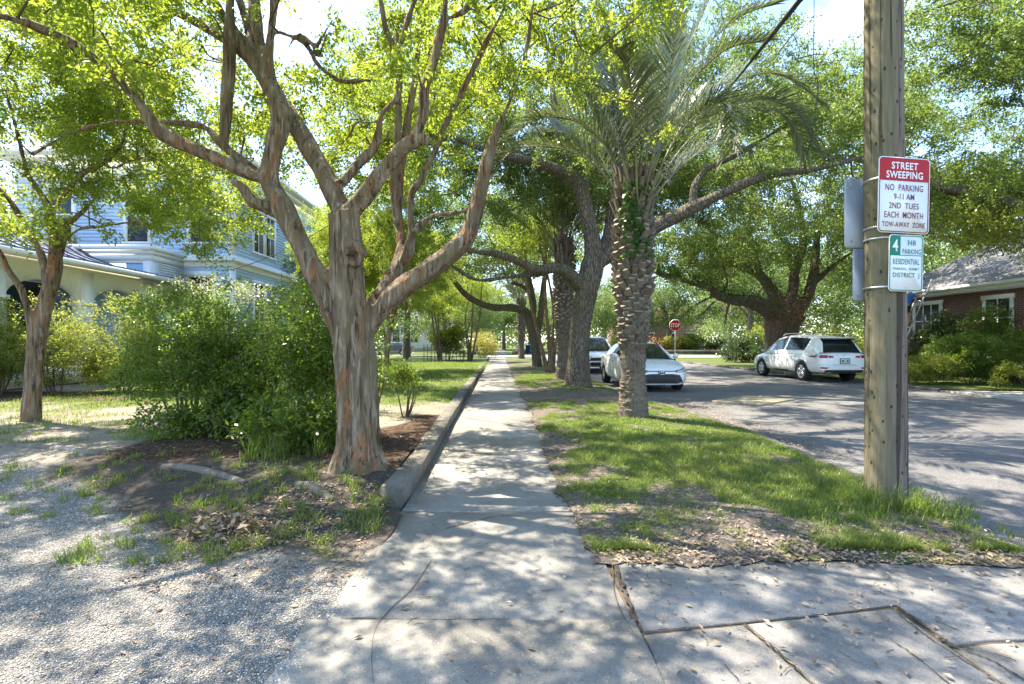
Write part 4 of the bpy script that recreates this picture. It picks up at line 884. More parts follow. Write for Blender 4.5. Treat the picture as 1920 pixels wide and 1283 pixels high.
# ------------------------------------------------------------------ palms
def palm_boot_mat():
    t = NT('palm_boot'); v = t.coord('Object'); r = t.n('ShaderNodeNewGeometry').outputs['Random Per Island']
    c = t.ramp(r, (0, (.075, .055, .04)), (.6, (.15, .115, .083)), (1, (.25, .2, .15)))
    n = t.noise(t.coord('Object', (1, 1, .3)), 30, 5, .7)
    c = t.mix(.6, c, t.ramp(n, (.3, (.05, .038, .03)), (.7, (.28, .23, .18))))
    return t.done(t.pbr(c, .9, t.bump(n, .8, .012), .2))
M['boot'] = palm_boot_mat()
M['boot_end'] = plain('cut_palm_boot', (.30, .245, .185), .9, var=.3, scale=14, bump=.4)
M['palm_core'] = plain('palm_trunk_fibre', (.1, .075, .055), .95, var=.4, scale=14, bump=.6)
def palm_trunk(name, H, root, rng):
    mb = MB(); prof = lambda z: np.interp(z, [0, .12, .4, .8, 1.3, 1.9, 2.6, 3.3, H], [.275, .255, .225, .20, .215, .245, .255, .27, .25])
    zz = np.linspace(-.1, H + .1, 40)
    mb.tube(np.c_[np.zeros((40, 2)), zz], prof(np.clip(zz, 0, H)), 24, 40, flute=lambda th, u_: 1 + .03 * np.sin(th * 7 + u_ * 60))
    o = None; z = .08; i = 0
    while z < H + .12:
        a = i * 2.39996 + rng.normal() * .12; f = z / H
        Rr = prof(z) - .03; rad = np.array((math.cos(a), math.sin(a), 0)); tan = np.array((-rad[1], rad[0], 0)); up = np.array((0, 0, 1.))
        if f < .3: L, w_, th, al, pr = .05, .17, .022, .35, .01
        elif f < .52: L, w_, th, al, pr = .085, .17, .04, .75, .02
        elif f < .84: L, w_, th, al, pr = .12, .15, .06, .62, .045
        else: L, w_, th, al, pr = .24 + .1 * rng.random(), .10, .04, .34, .015
        L *= .8 + .5 * rng.random(); w_ *= .8 + .4 * rng.random(); al += rng.normal() * .12
        d = rad * math.sin(al) + up * math.cos(al); nn = rad * math.cos(al) - up * math.sin(al)
        b = rad * Rr + up * z; e = b + d * L + rad * pr; tw = .72 if f > .5 else .8
        V = [b - tan * w_ * .55 - nn * .02, b + tan * w_ * .55 - nn * .02, b + tan * w_ * .5 + nn * th, b - tan * w_ * .5 + nn * th,
             e - tan * w_ * .5 * tw - nn * th * .3, e + tan * w_ * .5 * tw - nn * th * .3, e + tan * w_ * .32 * tw + nn * th * .6, e - tan * w_ * .32 * tw + nn * th * .6]
        V = [v + rng.normal(size=3) * .006 for v in V]
        mb.add(V, [(0, 1, 5, 4), (1, 2, 6, 5), (2, 3, 7, 6), (3, 0, 4, 7)], 0); mb.add(V[4:], [(0, 1, 2, 3)], 1 if f > .42 else 0)
        z += .0085 if f < .84 else .012; i += 1
    return mb.build(name, [M['boot'], M['boot_end']], root)
def frond(pts, root, rng, llen=.5, n=58, twist=0.0, dry=False):
    q = catmull(pts, 40); T = unit(np.gradient(q, axis=0)); mb = MB()
    mb.tube(q, np.linspace(.019, .004, 40), 5, 40, m=0)
    V, Q, Tr = [], [], []; c = 0
    side0 = unit(np.cross(T, np.array((0, 0, 1.)) + rng.normal(size=3) * .15))
    for j in range(n):
        u_ = .20 + .80 * (j + .5) / n; k = min(39, u_ * 39); i0 = int(k); p = q[i0]; t = T[i0]; s = side0[i0]
        upv = np.cross(s, t); L = llen * (math.sin(min(1, u_ * 1.15 + .12) * PI * .86) ** .6 + .12) * (.85 + .3 * rng.random())
        for sg in (-1, 1):
            d = unit(t * (.55 + .5 * u_) + s * sg * .62 + upv * (.42 + rng.normal() * .12) + rng.normal(size=3) * .06)
            wv = unit(np.cross(d, upv + s * sg * .4)) * .016
            m = p + d * L * .55 - np.array((0, 0, 1)) * L * .03; e = p + d * L * .97 - np.array((0, 0, 1)) * L * (.10 + .12 * rng.random())
            V += [p - wv * .6, p + wv * .6, m + wv, m - wv, e]; Q.append((c, c + 1, c + 2, c + 3)); Tr.append((c + 3, c + 2, c + 4)); c += 5
    mb.add(np.array(V), Q + Tr, 1)
    return mb.build('frond', [M['palm_stem'], M['litter'] if dry else M['palm_leaf']], root)
bp = np.array((2.09, 8.6, .03)); YP = 8.6
palm = empty('palm_tree', bp, 0, 'nearest pindo palm with rough boot covered trunk and grey green feather fronds', 'palm', 'palms on the verge')
rgp = np.random.default_rng(31)
palm_trunk('trunk', 4.0, palm, rgp)
FT = lambda seq: np.array([P(a, b, YP + d) for a, b, d in seq]) - bp
fr = [[(1185, 385, 0), (1140, 280, -.1), (1080, 228, -.3), (1010, 222, -.6), (955, 262, -.8)],
      [(1185, 380, .1), (1130, 260, .3), (1095, 150, .4), (1070, 40, .4)], [(1190, 380, 0), (1165, 240, 0), (1140, 120, -.2), (1100, 10, -.5)],
      [(1195, 380, 0), (1205, 230, .2), (1200, 90, .3), (1185, -40, .2)], [(1200, 380, 0), (1250, 210, -.1), (1310, 105, -.3), (1375, 40, -.6), (1440, 10, -.9)],
      [(1205, 385, -.1), (1265, 265, -.4), (1320, 205, -.7), (1362, 200, -1.0), (1372, 285, -1.2)], [(1208, 385, 0), (1290, 265, .1), (1385, 207, .0), (1465, 210, -.2), (1515, 285, -.4)],
      [(1208, 380, .1), (1290, 220, .4), (1385, 150, .5), (1470, 140, .5), (1540, 190, .4)], [(1180, 390, -.1), (1110, 305, -.2), (1030, 275, -.4), (960, 285, -.6), (930, 320, -.7)],
      [(1195, 380, .2), (1235, 200, .8), (1290, 90, 1.2), (1330, 0, 1.4)], [(1190, 385, -.2), (1150, 250, -.7), (1080, 160, -1.2), (1010, 140, -1.6)],
      [(1205, 385, -.2), (1240, 230, -.8), (1260, 120, -1.2), (1270, 20, -1.6)], [(1190, 380, .3), (1150, 230, 1.0), (1120, 120, 1.5), (1100, 60, 1.9)],
      [(1208, 390, .2), (1280, 310, .7), (1350, 270, 1.1), (1410, 280, 1.4)], [(1180, 385, .2), (1120, 300, .8), (1060, 250, 1.3), (1000, 250, 1.6)],
      [(1200, 380, .1), (1225, 180, .3), (1240, 40, .4), (1250, -70, .3)], [(1205, 380, -.1), (1275, 190, -.5), (1350, 100, -.9), (1430, 75, -1.3)],
      [(1195, 380, -.3), (1190, 240, -1.0), (1180, 140, -1.5), (1160, 90, -2.0)], [(1200, 380, .3), (1250, 250, 1.0), (1300, 190, 1.6), (1340, 190, 2.0)],
      [(1205, 380, 0), (1300, 240, -.3), (1400, 190, -.6), (1480, 200, -.9), (1525, 270, -1.1)], [(1190, 380, 0), (1160, 200, .3), (1150, 60, .5), (1120, -60, .6)],
      [(1185, 380, 0), (1110, 200, -.1), (1050, 110, -.3), (1000, 70, -.6)]]
for k, f in enumerate(fr): frond(FT(f), palm, rgp, .56 + .12 * rgp.random(), 78)
for a_, b_ in (): frond(np.array([(a_ * .15, b_ * -1, 3.75), (a_ * .5, -b_, 3.95), (a_ * .72, -b_ * 1.3, 3.4), (a_ * .62, -b_ * 1.3, 2.75)]), palm, rgp, .3, 34, dry=True)
frond(FT([(1205, 400, -.1), (1225, 350, -.4), (1245, 320, -.5), (1255, 345, -.6)]), palm, rgp, .12, 20, dry=True)
k = 460; p = np.c_[rgp.normal(size=k) * .10 - .05, -.30 - .05 * rgp.random(k), 2.75 + rgp.random(k) * 1.25]; p[:, 0] += .08 * np.sin(p[:, 2] * 5)
leaves_obj('creeper', [(p, rgp.normal(size=(k, 3)) + (0, -.3, -.5), rgp.normal(size=(k, 3)) * .5 + (0, -1, .3), .05 + .05 * rgp.random(k), .04 + .03 * rgp.random(k))], M['ivy_leaf'], palm)
dup(palm, (1.78, 17.2, .03), 2.2, (1.02, 1.02, 1.16), 'second pindo palm close behind the oak trunk on the verge', 'palms on the verge')
dup(palm, (.72, 38.0, .0), 4.0, (1.0, 1.0, 1.1), 'farthest small palm down the verge beyond the arching oak', 'palms on the verge')
# ------------------------------------------------------------------ generic background trees
def bg_limbs(h, rng, n=6):
    L = [(np.array([(0, 0, -.1), (.05, 0, h * .2), (0, .1, h * .42)]), np.array([h * .034, h * .022, h * .019]))]
    for k in range(n):
        a = k / n * 6.28 + rng.random(); rr = h * (.22 + .15 * rng.random()); z = h * (.3 + .12 * rng.random())
        L.append((np.array([(0, 0, z), (math.cos(a) * rr * .45, math.sin(a) * rr * .45, z + h * .16), (math.cos(a) * rr, math.sin(a) * rr, z + h * (.25 + .12 * rng.random()))]), np.array([h * .013, h * .009, h * .004])))
    return L
def bg_tree(seed, h, rad, n, leaf, L, label, pos, low=.3):
    rng = np.random.default_rng(seed)
    bl = [(0, 0, h * .66, rad, rad, h * .3), (rad * .5, 0, h * .5, rad * .6, rad * .6, h * .2), (-rad * .4, rad * .3, h * .48, rad * .6, rad * .6, h * .2), (0, -rad * .4, h * low * 1.25, rad * .6, rad * .5, h * .12)]
    C = in_blobs(bl, n, rng, .4, 3.2 / rad, seed)
    return tree('shade_tree', label, 'tree', pos, bg_limbs(h, rng), C, 60, L * 5.5, L, leaf, M['far_bark'], seed, .06, .05, 'trees in the distance', .02)
tA = bg_tree(41, 11, 5.0, 420, M['far_leaf'], .2, 'broad pale green tree behind the blue house', (-14.5, 33, 0))
tB = bg_tree(42, 9, 3.6, 330, M['far_leaf'], .17, 'rounded green tree in the yard past the blue house', (-7.6, 36, 0), .22)
tC = bg_tree(43, 13, 6.0, 520, M['oak_leaf'], .24, 'tall dark tree beyond the side street on the left', (-9, 66, 0), .2)
far = [(tB, -11.5, 27.5, .8, 'small leafy tree close behind the blue house corner'), (tA, -21, 44, 1.1, 'large tree rising behind the blue house roof'), (tC, -1.5, 92, 1.0, 'dark tree closing the far end of the walk'),
       (tA, 5.5, 74, 1.0, 'pale tree beyond the side street above the parked crossover'), (tC, 13, 70, .95, 'tree in front of the pinkish far house'), (tA, 20, 63, 1.1, 'pale tree behind the hedge past the stop sign'),
       (tB, 21.5, 45, 1.2, 'bright round tree left behind the massive oak'), (tA, 30, 46, 1.1, 'broad pale tree right behind the massive oak'), (tC, 30, 62, 1.0, 'dark tree far behind the massive oak'),
       (tB, 23.5, 31, 1.05, 'leafy tree beyond the lime hedge behind the white car'), (tA, 38, 36, 1.15, 'broad tree behind the brick house'), (tC, 46, 52, 1.1, 'tall dark tree far behind the brick house roof'), (tC, -22, 78, 1.1, 'dark tree behind the small white house'),
       (tA, -5, 84, .95, 'pale tree left of the far end of the walk'), (tB, 3.6, 100, 1.3, 'round tree right of the far end of the walk'), (tC, -34, 60, 1.1, 'dark tree far left behind the porch'),
       (tA, -26, 24, 1.0, 'broad tree left of the blue house'), (tB, 8.5, 60, 1.0, 'small round tree beyond the side street left of the stop sign'), (tB, 24, 55, 1.15, 'round tree across the side street behind the clipped bush'), (tC, 38, 80, 1.2, 'tall dark tree at the far right'),
       (tB, -4.2, 58, 1.0, 'small tree by the corner across the side street'), (tA, 55, 30, 1.1, 'tree at the far right past the brick house')]
for i, (pr, x, y, s_, lb) in enumerate(far): dup(pr, (x, y, 0), 1.7 * i, s_, lb)
# roadside trunk left of the fence
def straight_tree(label, pos, h, seed):
    rng = np.random.default_rng(seed); L = bg_limbs(h, rng)
    C = in_blobs([(0, 0, h * .8, h * .36, h * .36, h * .2)], 260, rng, .45, .5, seed)
    return tree('oak_tree', label, 'tree', pos, L, C, 60, .9, .18, M['oak_leaf'], M['far_bark'], seed, .05, .04, 'live oaks along the street', .02)
straight_tree('straight trunk oak on the lawn left of the black iron fence', (-9.6, 45, 0), 12, 51)
# far wood closing the horizon
rgw = np.random.default_rng(44); k = 60000; x = -150 + 330 * rgw.random(k); top = 7 + 5 * fbm(x * .09, x * 0 + 2, 45, 3)
p = np.c_[x, 118 + 6 * rgw.random(k) + .05 * abs(x), top * rgw.random(k) ** .8]
tag(leaves_obj('far_wood', [(p, rgw.normal(size=(k, 3)), rgw.normal(size=(k, 3)) * .7 + (0, -.3, .6), .5 + .4 * rgw.random(k), .35 + .3 * rgw.random(k))], M['far_leaf'], None), 'distant leafy wood closing the horizon', None, None, 'stuff')
# ------------------------------------------------------------------ half buried edging strips of the beds
for i, (pts, lb) in enumerate(([[(5, 842), (60, 846), (120, 852), (185, 862)], 'pale half buried concrete edging strip near the slender tree'], [[(305, 884), (360, 888), (410, 896), (462, 909)], 'pale curved edging strip in front of the mulch bed'], [[(555, 913), (590, 920), (625, 934)], 'short edging strip end beside the big trunk'])):
    q = catmull(np.array([G(a, b, .09) for a, b in pts]), 24); q[:, 2] = yard_h(q[:, 0], q[:, 1]) - .012
    mb = MB(); mb.tube(q, [.035, .05, .05, .03], 8, 24); tag(mb.build('bed_edging', M['kerb'], None, True), lb, 'edging')
# ------------------------------------------------------------------ shrubs
def shrub(name, label, cat, pos, rx, ry, h, n, leaf, L, seed, group=None, low=.12, per=44, stems=9, asp=.42, r=.2, parts=True, clump=1.8):
    rng = np.random.default_rng(seed); root = empty(name, pos, 0, label, cat, group)
    C = in_blobs([(0, 0, h * .58, rx, ry, h * .45), (rx * .3, 0, h * .42, rx * .85, ry * .85, h * .34), (-rx * .35, 0, h * .4, rx * .75, ry * .8, h * .32)], n, rng, .4, clump, seed)
    C = C[C[:, 2] > low * h]; tip = rng.random(len(C)) < .06; C[tip, 2] += .25 * h * rng.random(tip.sum())
    L_ = []
    for k in range(stems):
        a = rng.random() * 6.28; q = rng.random() ** .5; e = np.array((rx * .6 * q * math.cos(a), ry * .6 * q * math.sin(a), h * (.45 + .25 * rng.random())))
        b = np.array((0, 0, -.03)); e_ = e * (.35, .35, .0) + (0, 0, .06); L_.append((np.array([b, e_, (e_ + e) * .5 + rng.normal(size=3) * (.05, .05, 0) * rx, e]), np.array([.016, .016, .013, .008])))
    mb = MB()
    for p_, rd in L_: mb.tube(p_, rd * (.6 + h * .25), 5, 8)
    grow(mb, limb_nodes(L_), C, rng, .004, .006, 3)
    mb.build('stems', M['twig'], root, True)
    outw = unit(C - np.array((0, 0, h * .45)))
    leaves_obj('foliage', [sprays(C, outw, per, r, L, rng, droop=.05, asp=asp, up=.8)], leaf, root)
    return root
g = 'azalea bushes by the big crape myrtle'
shrub('azalea_bush', 'leafy azalea at the left end of the dense bank of bushes', 'bush', (-4.35, 6.7, .12), .85, .7, 1.85, 400, M['shrub_leaf'], .052, 61, g, .34, 44)
shrub('azalea_bush', 'tall azalea in the middle of the bank of bushes before the blue house', 'bush', (-3.35, 6.6, .15), .95, .8, 2.1, 470, M['shrub_leaf'], .052, 62, g, .32, 44)
shrub('azalea_bush', 'azalea touching the big crape myrtle trunk on its left side', 'bush', (-2.45, 6.4, .15), .75, .8, 1.9, 400, M['shrub_leaf'], .05, 63, g, .3, 44)
shrub('azalea_bush', 'azalea behind the bank of bushes under the bay window', 'bush', (-4.3, 8.3, .12), 1.1, .8, 2.0, 380, M['shrub_leaf'], .055, 64, g, .1)
shrub('low_shrub', 'low dark leafy shrub at the front of the mulch bed', 'bush', (-3.05, 5.75, .16), .75, .45, .62, 150, M['dark_leaf'], .06, 65, None, .05, 40, 6, .45)
shrub('low_shrub', 'low spreading shrub under the middle azalea, behind the mulch', 'bush', (-3.7, 6.05, .16), .7, .4, .55, 130, M['shrub_leaf'], .06, 69, None, .05, 40, 6, .45)
shrub('low_shrub', 'low green shrub on the mulch left of the strappy leaves', 'bush', (-2.35, 5.5, .16), .55, .4, .6, 130, M['shrub_leaf'], .06, 66, None, .05, 40, 6, .45)
shrub('young_shrub', 'sparse young shrub on the lawn just right of the big trunk', 'bush', (-1.72, 8.0, .12), .42, .4, .85, 60, M['shrub_leaf'], .055, 67, None, .2, 30, 5)
shrub('young_shrub', 'taller thin shrub behind the big trunk near the walk', 'bush', (-2.45, 8.6, .12), .6, .5, 2.0, 130, M['shrub_leaf'], .06, 68, None, .3, 32, 5)
lbl = ['hedge bush at the far left edge before the porch', 'hedge bush just left of the slender crape myrtle', 'hedge bush right of the slender crape myrtle', 'hedge bush under the arched porch opening', 'hedge bush between the porch and the azaleas']
for k, (x, y) in enumerate([(-12.2, 11.7), (-10.9, 11.9), (-9.5, 12.1), (-8.1, 12.0), (-6.7, 11.6)]):
    shrub('hedge_bush', lbl[k], 'bush', (x, y, .12), 1.2, .85, 2.25, 470, M['lime_leaf'] if k < 3 else M['shrub_leaf'], .055, 70 + k, 'hedge before the blue house', .06, 40, 7)
shrub('golden_shrub', 'bright yellow feathery shrub beside the far walk', 'bush', (-2.3, 38.5, 0), 1.3, 1.2, 2.1, 190, M['yellow_leaf'], .13, 80, None, .03, 34, 5, .25, .32)
def dogwood():
    rng = np.random.default_rng(82); pos = (-8.6, 14.6, .1); root = empty('flowering_tree', pos, 0, 'small flowering tree with white blossom at the blue house corner', 'tree')
    L = [(np.array([(0, 0, -.05), (.1, 0, 1.0), (-.2, 0, 1.9), (-.5, .1, 2.6)]), np.array([.045, .035, .025, .015])), (np.array([(.05, 0, .8), (.5, -.1, 1.5), (.9, 0, 2.3), (1.1, 0, 2.8)]), np.array([.03, .025, .02, .012])),
         (np.array([(-.1, 0, 1.6), (.1, .2, 2.2), (.2, .3, 2.9)]), np.array([.022, .016, .01]))]
    mb = MB()
    for p_, r_ in L: mb.tube(p_, r_, 6, 12)
    C = in_blobs([(-.2, 0, 2.75, 1.2, .8, .35), (.7, 0, 2.6, .9, .7, .35)], 60, rng, .5); grow(mb, limb_nodes(L), C, rng, .004, .006, 3)
    mb.build('trunk', M['twig'], root, True)
    leaves_obj('crown', [sprays(C, unit(C), 26, .28, .06, rng)], M['lime_leaf'], root)
    leaves_obj('blossom', [sprays(C, unit(C), 14, .28, .06, rng, asp=.9)], plain('white_petal', (.75, .74, .66), .6, var=.05), root)
dogwood()
# right hand side
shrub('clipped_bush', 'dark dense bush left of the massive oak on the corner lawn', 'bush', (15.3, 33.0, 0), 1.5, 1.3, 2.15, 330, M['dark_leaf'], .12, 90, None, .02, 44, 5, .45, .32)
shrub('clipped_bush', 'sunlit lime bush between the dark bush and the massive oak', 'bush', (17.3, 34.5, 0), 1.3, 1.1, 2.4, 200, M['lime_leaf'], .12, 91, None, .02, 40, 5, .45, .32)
lbl = ['lime green hedge bush showing over the left of the white car roof', 'lime green hedge bush over the middle of the white car roof', 'lime green hedge bush right behind the white car tail']
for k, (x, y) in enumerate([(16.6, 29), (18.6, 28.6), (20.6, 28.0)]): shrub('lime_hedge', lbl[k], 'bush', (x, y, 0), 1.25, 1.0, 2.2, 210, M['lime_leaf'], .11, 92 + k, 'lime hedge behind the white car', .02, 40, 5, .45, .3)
shrub('rounded_bush', 'wide rounded green bush in front of the brick house', 'bush', (15.0, 16.3, 0), 1.35, 1.0, 1.5, 950, M['shrub_leaf'], .06, 96, 'bushes before the brick house', .03, 56, 6, .42, .17, True, .5)
shrub('rounded_bush', 'small low bush beside the utility pole conduit across the road', 'bush', (13.5, 16.0, 0), .8, .6, .85, 340, M['lime_leaf'], .055, 97, 'bushes before the brick house', .03, 46, 6, .42, .15, True, .6)
shrub('rounded_bush', 'bush at the right edge in front of the brick house window', 'bush', (17.0, 16.6, 0), 1.1, .9, 1.7, 300, M['shrub_leaf'], .07, 98, 'bushes before the brick house', .03, 46, 6, .42, .22)
shrub('rounded_bush', 'low bush cut off by the right edge beside the pale driveway', 'bush', (14.6, 13.9, 0), .8, .6, .7, 150, M['lime_leaf'], .065, 99, 'bushes before the brick house', .03, 46, 6, .42, .2)
shrub('wall_shrub', 'dark upright shrub against the brick wall between its windows', 'bush', (17.1, 20.0, 0), .8, .6, 2.5, 230, M['dark_leaf'], .09, 100, 'shrubs against the brick wall', .1, 44, 6, .42, .25)
shrub('wall_shrub', 'green shrub covering the lower right of the brick house window', 'bush', (17.2, 17.9, 0), .7, .6, 2.6, 190, M['shrub_leaf'], .09, 101, 'shrubs against the brick wall', .1, 44, 6, .42, .25)
shrub('wall_shrub', 'shrub below the left window of the brick house by the ladder', 'bush', (16.6, 21.6, 0), .8, .6, 2.0, 190, M['shrub_leaf'], .09, 102, 'shrubs against the brick wall', .1, 44, 6, .42, .25)
lbl = ['green clipped hedge left of the stop sign across the side street', 'reddish bush across the side street left of the stop sign', 'pale mixed bush right of the stop sign across the side street', 'hedge bush right of the stop sign along the far lawn', 'hedge bush farther right along the far lawn']
for k, (x, m_) in enumerate([(14.0, 'shrub_leaf'), (16.6, 'red_leaf'), (19.0, 'yellow_leaf'), (22.3, 'shrub_leaf'), (25.4, 'dark_leaf')]): shrub('far_bush', lbl[k], 'bush', (x, 60.5, 0), 1.9, 1.3, 2.1, 150, M[m_], .2, 110 + k, 'bushes across the side street', .02, 36, 4, .45, .5)
# small multi stem trees behind the iron fence
b4t = [o for o in bpy.data.objects if o.name.startswith('crape_myrtle') and 'many stemmed' in o.get('label', '')][0]
dup(b4t, (-4.75, 32.6, 0), 1.0, .78, 'bushy small tree behind the left half of the iron fence')
dup(b4t, (-2.75, 33.2, 0), 2.6, .85, 'small tree with forked pale stems at the right end of the iron fence')
shrub('leafy_bush', 'bright leafy bush behind the middle of the iron fence', 'bush', (-4.3, 33.6, 0), 1.1, .9, 3.2, 230, M['lime_leaf'], .15, 120, None, .02, 36, 5, .45, .35)
# ------------------------------------------------------------------ utility pole and its signs
def pole_mat():
    t = NT('weathered_pole'); v = t.coord('Object', (1, 1, .05)); o_ = t.coord('Object')
    gr = t.noise(v, 32, 6, .75, .3); big = t.noise(t.coord('Object', (1, 1, .25)), 4, 5)
    c = t.ramp(gr, (.32, (.06, .046, .037)), (.5, (.165, .132, .108)), (.68, (.30, .25, .205)))
    c = t.mix(.35, c, t.ramp(big, (.35, (.16, .10, .075)), (.7, (.27, .225, .185))))
    sx = t.n('ShaderNodeSeparateXYZ', {0: o_})
    side = t.math('ADD', t.math('MULTIPLY', sx.outputs[0], -5.0), t.math('MULTIPLY', t.noise(t.coord('Object', (1, 1, .22)), 6, 4), 1.5))
    al = t.ramp(t.math('ADD', side, 0.0), (.55, 0.0), (1.1, .55))
    c = t.mix(al, c, t.mix(gr, (.085, .085, .042), (.24, .23, .125)))
    vo = t.n('ShaderNodeTexVoronoi', {'Vector': t.coord('Object', (1, 1, .55)), 'Scale': 24.})
    r = t.n('ShaderNodeSeparateColor', {0: vo.outputs[1]}).outputs[0]
    hole = t.math('MULTIPLY', t.math('LESS_THAN', vo.outputs[0], .22), t.math('GREATER_THAN', r, .55))
    c = t.mix(t.math('MULTIPLY', hole, .85), c, (.03, .024, .02))
    ck = t.ramp(t.noise(t.coord('Object', (1, 1, .02)), 22, 2), (.57, 0.0), (.60, .85))
    c = t.mix(ck, c, (.05, .04, .032))
    h = t.math('SUBTRACT', gr, t.math('ADD', hole, ck))
    return t.done(t.pbr(c, .9, t.bump(h, .8, .012), .15))
pole = empty('utility_pole', (3.13, 4.18, 0), 0, 'tall weathered wooden utility pole by the road carrying parking signs', 'utility pole')
mb = MB(); mb.tube([(.012, 0, -.3), (.008, 0, 1.4), (-.008, 0, 3), (-.012, 0, 5), (-.02, 0, 8.6)], [.152, .146, .140, .134, .12], 40, 60, flute=lambda th, u_: 1 + .006 * np.sin(th * 5 + u_ * 9) + .004 * np.sin(th * 13 + u_ * 23))
mb.build('shaft', pole_mat(), pole, True)
mb = MB(); mb.tube([(.165, .06, .22), (.160, .06, 1.2), (.155, .06, 2.3), (.15, .06, 8.4)], [.017], 10, 12)
mb.build('conduit', M['black'], pole, True)
mb = MB(); mb.box((.145, .035, .92), (.19, .09, .94)); mb.box((.140, .035, 1.9), (.185, .09, 1.92)); mb.build('conduit_clip', M['steel'], pole)
for z in (2.70, 2.30, 2.205, 1.80):
    mb = MB(); mb.lathe([(.1475, z - .009), (.1505, z - .009), (.1505, z + .009), (.1475, z + .009)], 40); mb.build('strap', M['steel'], pole, True)
def rrect(w_, h, r, n=6):
    out_ = []
    for cx, cy, a0 in ((w_ / 2 - r, h / 2 - r, 0), (-w_ / 2 + r, h / 2 - r, 90), (-w_ / 2 + r, -h / 2 + r, 180), (w_ / 2 - r, -h / 2 + r, 270)):
        for k in range(n + 1):
            a = R(a0 + 90 * k / n); out_.append((cx + r * math.cos(a), cy + r * math.sin(a)))
    return out_
def plate(mb, poly, y0, y1, m=0):
    n = len(poly); V = [(x, y0, z) for x, z in poly] + [(x, y1, z) for x, z in poly]
    mb.add(V, [tuple(range(n)), tuple(range(2 * n - 1, n - 1, -1))] + [(i, n + i, n + (i + 1) % n, (i + 1) % n) for i in range(n)], m)
def ring(mb, outer, inner, y, m=0):
    n = len(outer); V = [(x, y, z) for x, z in outer] + [(x, y, z) for x, z in inner]
    mb.add(V, [(i, (i + 1) % n, n + (i + 1) % n, n + i) for i in range(n)], m)
def lettering(lines, mat, parent, y, name='lettering', bold=.0):
    """lines: text, x centre, z centre, width, height  -> one flat mesh facing -Y"""
    for s, cx, cz, wd, ht in lines:
        Vs, Fs, n = [], [], 0
        cu = bpy.data.curves.new('t', 'FONT'); cu.body = s; cu.size = 1; cu.offset = bold; cu.resolution_u = 3; cu.space_character = 1.08
        to = bpy.data.objects.new('t', cu); COL.objects.link(to); dg = bpy.context.evaluated_depsgraph_get()
        me = bpy.data.meshes.new_from_object(to.evaluated_get(dg)); v = np.array([q.co for q in me.vertices])
        lo_, hi_ = v.min(0), v.max(0); v = (v - (lo_ + hi_) / 2) / (hi_ - lo_ + 1e-9) * (wd, ht, 1)
        Vs.append(np.c_[v[:, 0] + cx, np.full(len(v), y), v[:, 1] + cz]); Fs += [tuple(i + n for i in p.vertices) for p in me.polygons]; n += len(v)
        bpy.data.objects.remove(to); bpy.data.meshes.remove(me); bpy.data.curves.remove(cu)
        mb = MB(); mb.add(np.vstack(Vs), Fs); mb.build(name, mat, parent)
M['sign_white'] = plain('sign_white', (.76, .77, .78), .35, var=.03, spec=.5)
M['sign_red'] = plain('sign_red', (.40, .010, .018), .5, var=.05, spec=.25)
M['text_red'] = plain('sign_dark_red', (.20, .008, .018), .5, var=.05)
M['sign_green'] = plain('sign_green', (.006, .19, .11), .5, var=.05, spec=.25)
sg = empty('parking_sign', (3.155, 4.005, 2.53), -.12, 'red and white STREET SWEEPING no parking sign on the wooden pole', 'sign'); sg.rotation_euler = (0, R(1.4), R(6.5))
W_, H_ = .457, .61
mb = MB(); plate(mb, rrect(W_, H_, .035), 0, .003); mb.build('panel', M['sign_white'], sg)
mb = MB(); ring(mb, rrect(W_ - .014, H_ - .014, .03), rrect(W_ - .03, H_ - .03, .024), -.0012); mb.build('border', M['text_red'], sg)
hd = [(x, z) for x, z in rrect(W_ - .016, H_ - .016, .03)]; hd = [(x, max(z, .115)) for x, z in hd]; hd = [q for i, q in enumerate(hd) if q != hd[i - 1]]
hd2 = []
for q in hd:
    if not hd2 or abs(q[0] - hd2[-1][0]) + abs(q[1] - hd2[-1][1]) > 1e-4: hd2.append(q)
mb = MB(); mb.add([(x, -.0022, z) for x, z in hd2], [tuple(range(len(hd2)))]); mb.build('red_band', M['sign_red'], sg)
lettering([('STREET', 0, .236, .235, .058), ('SWEEPING', 0, .163, .325, .058)], M['sign_white'], sg, -.0036, bold=.02)
lettering([('NO  PARKING', 0, .060, .335, .052), ('9-11 AM', 0, -.012, .18, .048), ('2ND  TUES', 0, -.085, .265, .048), ('EACH  MONTH', 0, -.160, .345, .050), ('TOW-AWAY  ZONE', 0, -.237, .385, .042)], M['text_red'], sg, -.0036, bold=.006)
sg = empty('parking_sign', (3.175, 4.01, 1.985), -.12, 'green and white 4 HR residential parking permit sign under the red one', 'sign'); sg.rotation_euler = (0, R(1.0), R(6.5))
W_, H_ = .305, .457
mb = MB(); plate(mb, rrect(W_, H_, .03), 0, .003); mb.build('panel', M['sign_white'], sg)
mb = MB(); ring(mb, rrect(W_ - .012, H_ - .012, .026), rrect(W_ - .026, H_ - .026, .02), -.0012); mb.add([(-.14, -.0012, .060), (.14, -.0012, .060), (.14, -.0012, .066), (-.14, -.0012, .066)], [(0, 1, 2, 3)]); mb.build('border', M['sign_green'], sg)
hd = [(x, z) for x, z in rrect(W_ - .014, H_ - .014, .026)]; hd = [(min(x, -.052), max(z, .063)) for x, z in hd]
hd2 = []
for q in hd:
    if not hd2 or abs(q[0] - hd2[-1][0]) + abs(q[1] - hd2[-1][1]) > 1e-4: hd2.append(q)
if abs(hd2[0][0] - hd2[-1][0]) + abs(hd2[0][1] - hd2[-1][1]) < 1e-4: hd2.pop()
mb = MB(); mb.add([(x, -.0022, z) for x, z in hd2], [tuple(range(len(hd2)))]); mb.build('green_box', M['sign_green'], sg)
lettering([('4', -.1, .140, .05, .095)], M['sign_white'], sg, -.0036, bold=.02)
